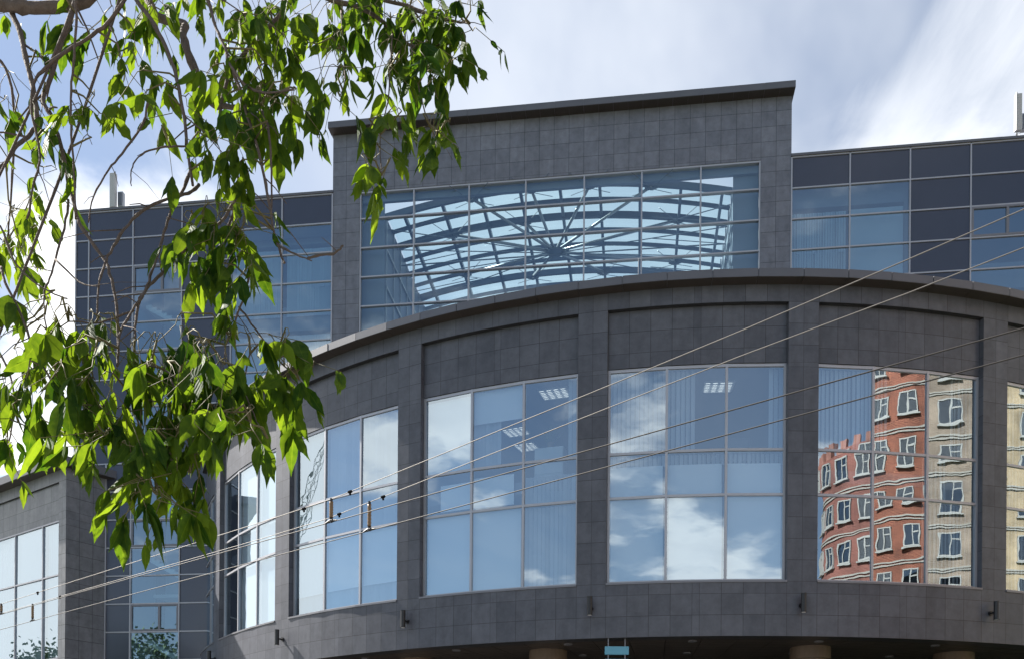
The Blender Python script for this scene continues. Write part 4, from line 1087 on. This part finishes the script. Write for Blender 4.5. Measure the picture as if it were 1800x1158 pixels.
def smooth_poly(pts, k=4):
    out = []
    n = len(pts)
    for i in range(n - 1):
        p0, p1, p2, p3 = pts[max(i - 1, 0)], pts[i], pts[i + 1], pts[min(i + 2, n - 1)]
        for j in range(k):
            t = j / k
            out.append(.5 * ((2 * p1) + (p2 - p0) * t + (2 * p0 - 5 * p1 + 4 * p2 - p3) * t * t + (3 * p1 - p0 - 3 * p2 + p3) * t ** 3))
    out.append(pts[-1]); return out
for xy, d0, d1, r0, r1 in BR:
    n = len(xy); P = []
    for i, (x, y) in enumerate(xy): P.append(pt(x, y, d0 + (d1 - d0) * i / (n - 1)))
    if xy[0][1] < 0 or xy[0][0] < 0:                         # carry on up to the overhead limb
        q = P[0]; best = None
        for a, b in zip(over[:-1], over[1:]):
            for k in range(9):
                L = a.lerp(b, k / 8); d = (L - q).length
                if best is None or d < best[0]: best = (d, L)
        L = best[1]; P = [L, L.lerp(q, .5) + Vector((0, 0, -.08))] + P
        rads0 = [r0 * 1.3, r0 * 1.15]
    else: rads0 = []
    rads = rads0 + [r0 + (r1 - r0) * i / (n - 1) for i in range(n)]
    S_ = smooth_poly(P, 4)
    R_ = []
    for i in range(len(S_)):
        f = i / 4; k = min(int(f), len(rads) - 2); rr = rads[k] + (rads[k + 1] - rads[k]) * (f - k)
        knob = 1.25 if rb.random() < .12 else 1.0
        R_.append(rr * max(.4, S_[i].y) / FPX * 1.0 * knob * rb.uniform(.92, 1.08))
        if i and i < len(S_): S_[i] = S_[i] + Vector((rb.gauss(0, .0009), rb.gauss(0, .001), rb.gauss(0, .0008)))
    b_ = MB(); b_.tube(S_, R_, 8)
    for i in range(6, len(S_) - 2, 5):                       # side spurs
        if rb.random() < .55 and rads[0] < 6:
            d = (S_[i + 1] - S_[i]).normalized(); s_ = (d.orthogonal().normalized() * rb.choice((-1, 1)) + Vector((rb.gauss(0, .6), rb.gauss(0, .6), -.2))).normalized()
            ln = rb.uniform(.03, .13); b_.tube([S_[i], S_[i] + s_ * ln * .5 + d * ln * .3, S_[i] + s_ * ln + d * ln * .7 + Vector((0, 0, -.01))], [R_[i] * .5, R_[i] * .4, R_[i] * .28], 5)
    part(b_, 'branch', MT['bark'], tree, None, True)
    BPTS += [(S_[i], R_[i]) for i in range(0, len(S_), 2)]
# foliage: compound leaves hanging in clusters (px, py, spread px, depth, number of compound leaves, tone)
CLU = '''200 60 40 3.0 4 .4;150 95 40 2.9 3 .4;240 110 45 2.8 5 .5;215 150 38 2.8 4 .5;255 175 38 2.7 5 .6;262 205 25 2.7 3 .6;170 215 28 2.7 3 .7;150 235 25 2.7 3 .5;180 245 24 2.7 3 .4
60 130 26 2.9 2 .4;70 150 25 2.9 2 .4;20 165 28 3.4 4 .6;12 215 28 3.4 4 .7;75 225 30 2.8 4 .4;165 290 28 2.6 4 .5;85 270 35 2.7 4 .4;60 300 35 2.7 4 .4;20 300 35 3.2 4 .8;80 345 40 2.8 5 .5;30 345 45 3.4 6 .8;60 390 45 3.4 7 .9;25 420 45 3.6 8 1.0;70 440 40 3.6 6 .9;15 470 35 3.4 5 .8;40 480 30 3.0 3 .7
10 50 22 3.8 4 .9;8 20 18 3.6 3 .6;110 30 25 3.0 2 .5;150 20 25 2.9 3 .6
290 25 45 2.9 6 .5;245 20 40 3.2 6 .6;270 60 45 3.0 6 .6;350 20 30 3.4 4 .6;370 45 40 3.4 5 .8;430 20 50 3.0 7 .5;470 30 45 3.0 7 .5;430 75 45 2.9 7 .6;480 70 45 2.9 7 .5;510 50 35 3.0 5 .4;540 30 35 3.1 5 .4;500 110 40 2.9 6 .5;450 130 45 2.8 7 .5;410 95 35 2.9 5 .8;420 170 40 2.8 6 .5;385 160 30 2.8 4 .5;470 160 35 2.8 5 .4;460 205 35 2.7 5 .7;500 190 28 2.7 4 .5;525 200 22 2.7 3 .4;530 235 24 2.7 3 .4;490 225 30 2.7 4 .4;440 200 35 2.8 4 .4
330 215 24 2.7 2 .5;310 235 22 2.7 2 .5;395 265 35 2.6 5 .5;430 285 35 2.6 6 .6;385 300 30 2.6 4 .4;330 290 26 2.6 3 .5;300 285 20 2.6 2 .4;430 330 30 2.6 4 .5;400 250 28 2.7 3 .5;380 330 26 2.6 3 .7;460 330 20 2.6 2 .5
570 15 40 3.2 6 .4;610 25 45 3.2 7 .4;590 50 35 3.1 5 .4;650 20 45 3.2 7 .3;650 60 40 3.1 6 .4;690 35 45 3.1 7 .3;690 80 40 3.0 6 .4;730 40 40 3.1 7 .3;740 80 40 3.0 7 .4;780 50 40 3.1 6 .4;780 85 38 3.0 6 .4;815 60 28 3.0 4 .5;830 35 18 3.0 2 .3;835 95 20 3.0 2 .3;690 115 40 3.0 6 .4;720 120 35 3.0 5 .2;750 125 38 3.0 6 .3;790 120 35 3.0 5 .4;810 110 25 3.0 3 .6;775 165 32 2.9 5 .4;800 150 26 2.9 3 .4;700 150 28 2.9 3 .4;605 95 28 3.0 4 .4;590 130 30 3.0 5 .7;560 120 22 3.0 3 .6;600 165 28 2.9 5 .5;585 195 20 2.9 3 .4
668 250 24 2.8 3 .6;690 235 18 2.8 2 .5;668 295 22 2.8 3 .8;650 320 18 2.7 2 1.0;690 320 18 2.7 2 .6;710 235 14 2.8 1 .6;765 245 24 2.8 3 .5;770 275 26 2.8 4 .5;795 255 16 2.8 2 .7
370 410 35 2.5 5 .6;400 425 40 2.5 7 .5;435 430 40 2.5 6 .4;380 460 38 2.5 6 .3;345 475 30 2.5 4 .3;420 470 40 2.5 6 .5;440 500 28 2.5 4 .5;385 510 28 2.5 4 .4;340 420 24 2.5 2 .6
85 570 34 2.5 4 .5;55 580 28 2.5 3 .5;110 590 34 2.4 4 .5;130 610 34 2.4 4 .5;170 600 24 2.4 2 .9;190 600 22 2.4 2 .9;100 630 36 2.4 5 .4;140 660 40 2.3 6 .4;175 670 40 2.3 6 .4;110 690 36 2.3 5 .4;170 720 38 2.3 5 .4;205 710 34 2.3 4 .7;60 640 26 2.5 3 .4;20 625 30 2.6 3 .3;25 660 28 2.6 3 .3;10 715 30 2.5 3 .4;50 715 34 2.4 4 .4;35 755 32 2.4 4 .5;10 790 36 2.5 5 .3;15 830 26 2.5 3 .5;70 770 28 2.4 3 .4;75 690 28 2.4 3 .4
250 650 34 2.4 5 .5;285 650 34 2.4 5 .5;305 690 36 2.3 5 .5;270 700 34 2.3 5 .4;340 640 34 2.4 5 .4;330 600 26 2.4 3 .6;370 660 36 2.3 6 .4;355 710 38 2.3 6 .3;400 690 36 2.3 6 .4;410 720 34 2.3 6 .5;450 640 34 2.4 5 .5;420 640 28 2.4 4 .4;465 660 26 2.4 3 .5;500 650 28 2.4 4 .5;520 625 22 2.4 2 .5;500 680 22 2.4 3 .8;540 680 30 2.4 4 .5;545 715 24 2.4 3 .4;570 690 18 2.4 1 .6
150 770 36 2.3 5 .3;130 790 30 2.3 4 .4;200 770 38 2.3 6 .5;240 780 36 2.3 5 .5;200 820 34 2.2 5 .5;170 820 26 2.2 3 .3;235 830 28 2.2 3 .5;290 760 36 2.3 6 .4;330 770 36 2.3 6 .4;300 810 36 2.2 5 .5;340 810 34 2.2 5 .4;375 790 34 2.2 5 .4;375 760 34 2.3 5 .4;410 780 34 2.2 5 .4;445 780 28 2.2 4 .4;475 770 24 2.2 3 .4;480 795 18 2.2 2 .4;325 850 26 2.2 4 .5;290 870 30 2.2 4 .4;275 900 34 2.2 5 .4;300 915 30 2.2 4 .4;300 910 30 2.2 4 .5;260 920 26 2.2 3 .5;320 880 26 2.2 3 .6;375 850 22 2.2 2 .5'''
LV, LF, LUV, LT = [], [], [], []
PROF = [(0, .02), (.06, .30), (.13, .58), (.21, .82), (.30, .96), (.40, 1.0), (.50, .95), (.59, .86), (.67, .72), (.74, .50), (.82, .31), (.90, .15), (1.0, .0)]
def leaflet(base, d, nrm, L, tone):
    d = d.normalized(); s_ = d.cross(nrm)
    if s_.length < 1e-4: return
    s_.normalize(); nn = s_.cross(d).normalized(); W = L * rb.uniform(.14, .21); curl = rb.uniform(-.05, .22); fold = rb.uniform(.1, .5); sk = rb.uniform(-.08, .08)
    i0 = len(LV)
    tooth = rb.choice((0, 0, .12, .2))
    for k, (u, w) in enumerate(PROF):
        c = base + d * (L * u) + nn * (-curl * L * u * u) + s_ * (sk * L * u * u)
        ww = w * W * (1 + (tooth if k in (8, 7) else 0) * 1.2)
        LV.append(tuple(c + s_ * ww + nn * (ww * fold))); LV.append(tuple(c)); LV.append(tuple(c - s_ * ww * rb.uniform(.88, 1.08) + nn * (ww * fold)))
    for k in range(len(PROF) - 1):
        a = i0 + 3 * k
        for j in (0, 1):
            LF.append((a + j, a + j + 1, a + j + 4, a + j + 3)); u0, u1 = PROF[k][0], PROF[k + 1][0]
            LUV.append([(u0, j * .5), (u0, j * .5 + .5), (u1, j * .5 + .5), (u1, j * .5)]); LT.append(tone)
tw_ = MB()
for c in CLU.replace('\n', ';').split(';'):
    px, py, sp, Y, nl, tone = [float(v) for v in c.split()]
    lift = 62 * 2.4 / Y * .62
    py -= lift; px = px * .915 if py > 705 else (px * .965 if py > 520 else px - 4)
    if 230 < py < 340 and px < 480: nl *= .55
    if py < 330 and px < 200: nl *= .75
    C0_ = pt(px, py - sp * .45, Y)
    near = sorted(BPTS, key=lambda q: (q[0] - C0_).length)[0][0]
    if (near - C0_).length < .9:
        mid = near.lerp(C0_, .5) + Vector((rb.gauss(0, .015), rb.gauss(0, .02), .02)); tw_.tube([near, mid, C0_], [.0032, .0026, .0018], 5)
    for k in range(max(1, round(nl * (.85 if py < 350 else .80)))):
        b0 = pt(px + max(-1.6, min(1.6, rb.gauss(0, 1))) * sp * .38, py + max(-1.5, min(1.5, rb.gauss(0, 1))) * sp * .40 - sp * .25, Y + rb.gauss(0, .07))
        dr = Vector((rb.gauss(0, .7), rb.gauss(0, .7), rb.uniform(-1.1, .1))).normalized(); rl = rb.uniform(.05, .11)
        e = b0 + dr * rl + Vector((0, 0, -.02))
        tw_.tube([C0_, C0_.lerp(b0, .6) + Vector((0, 0, .008)), b0, e], [.0014, .0012, .0011, .0009], 4)
        tl = min(1, max(0, tone + rb.gauss(0, .20)))
        ln = rb.uniform(.068, .118) * (1.05 if py > 380 else .97) * (1.0 if rb.random() < .8 else .62)
        az = rb.uniform(0, 2 * pi); base_n = Vector((cos(az), sin(az), rb.gauss(0, .35)))
        for q, (off, scl) in enumerate(((1.0, 1.05), (.86, .9), (.86, .9), (.5, .82), (.5, .82))[:rb.choice((3, 3, 4, 5))]):
            side = 0 if q == 0 else (1 if q % 2 else -1)
            lat = dr.cross(Vector((0, 0, 1))); lat = lat.normalized() if lat.length > .05 else Vector((1, 0, 0))
            d = Vector((0, 0, -1)) * rb.uniform(.7, 1.25) + dr * .35 + lat * side * rb.uniform(.25, .75) + Vector((rb.gauss(0, .22), rb.gauss(0, .22), 0))
            leaflet(b0.lerp(e, off), d, base_n + Vector((rb.gauss(0, .45), rb.gauss(0, .45), rb.gauss(0, .3))), ln * scl * rb.uniform(.8, 1.1), min(1, max(0, tl + rb.gauss(0, .12))))
me = bpy.data.meshes.new('crown')
me.from_pydata([tuple(Vector(v) - TRB) for v in LV], [], LF)
uvl = me.uv_layers.new(name='UVMap')
uvl.data.foreach_set('uv', [c for f in LUV for p in f for c in p])
at_ = me.attributes.new('leaf_tone', 'FLOAT', 'FACE'); at_.data.foreach_set('value', LT)
me.polygons.foreach_set('use_smooth', [True] * len(LF)); me.materials.append(MT['leaf']); me.update()
crown = bpy.data.objects.new('crown', me); COL.objects.link(crown); crown.parent = tree
lst = part(tw_, 'leaf_stalk', plain('green_brown_stalk', (.13, .11, .04), .7), tree, crown, True); lst['kind'] = 'stuff'
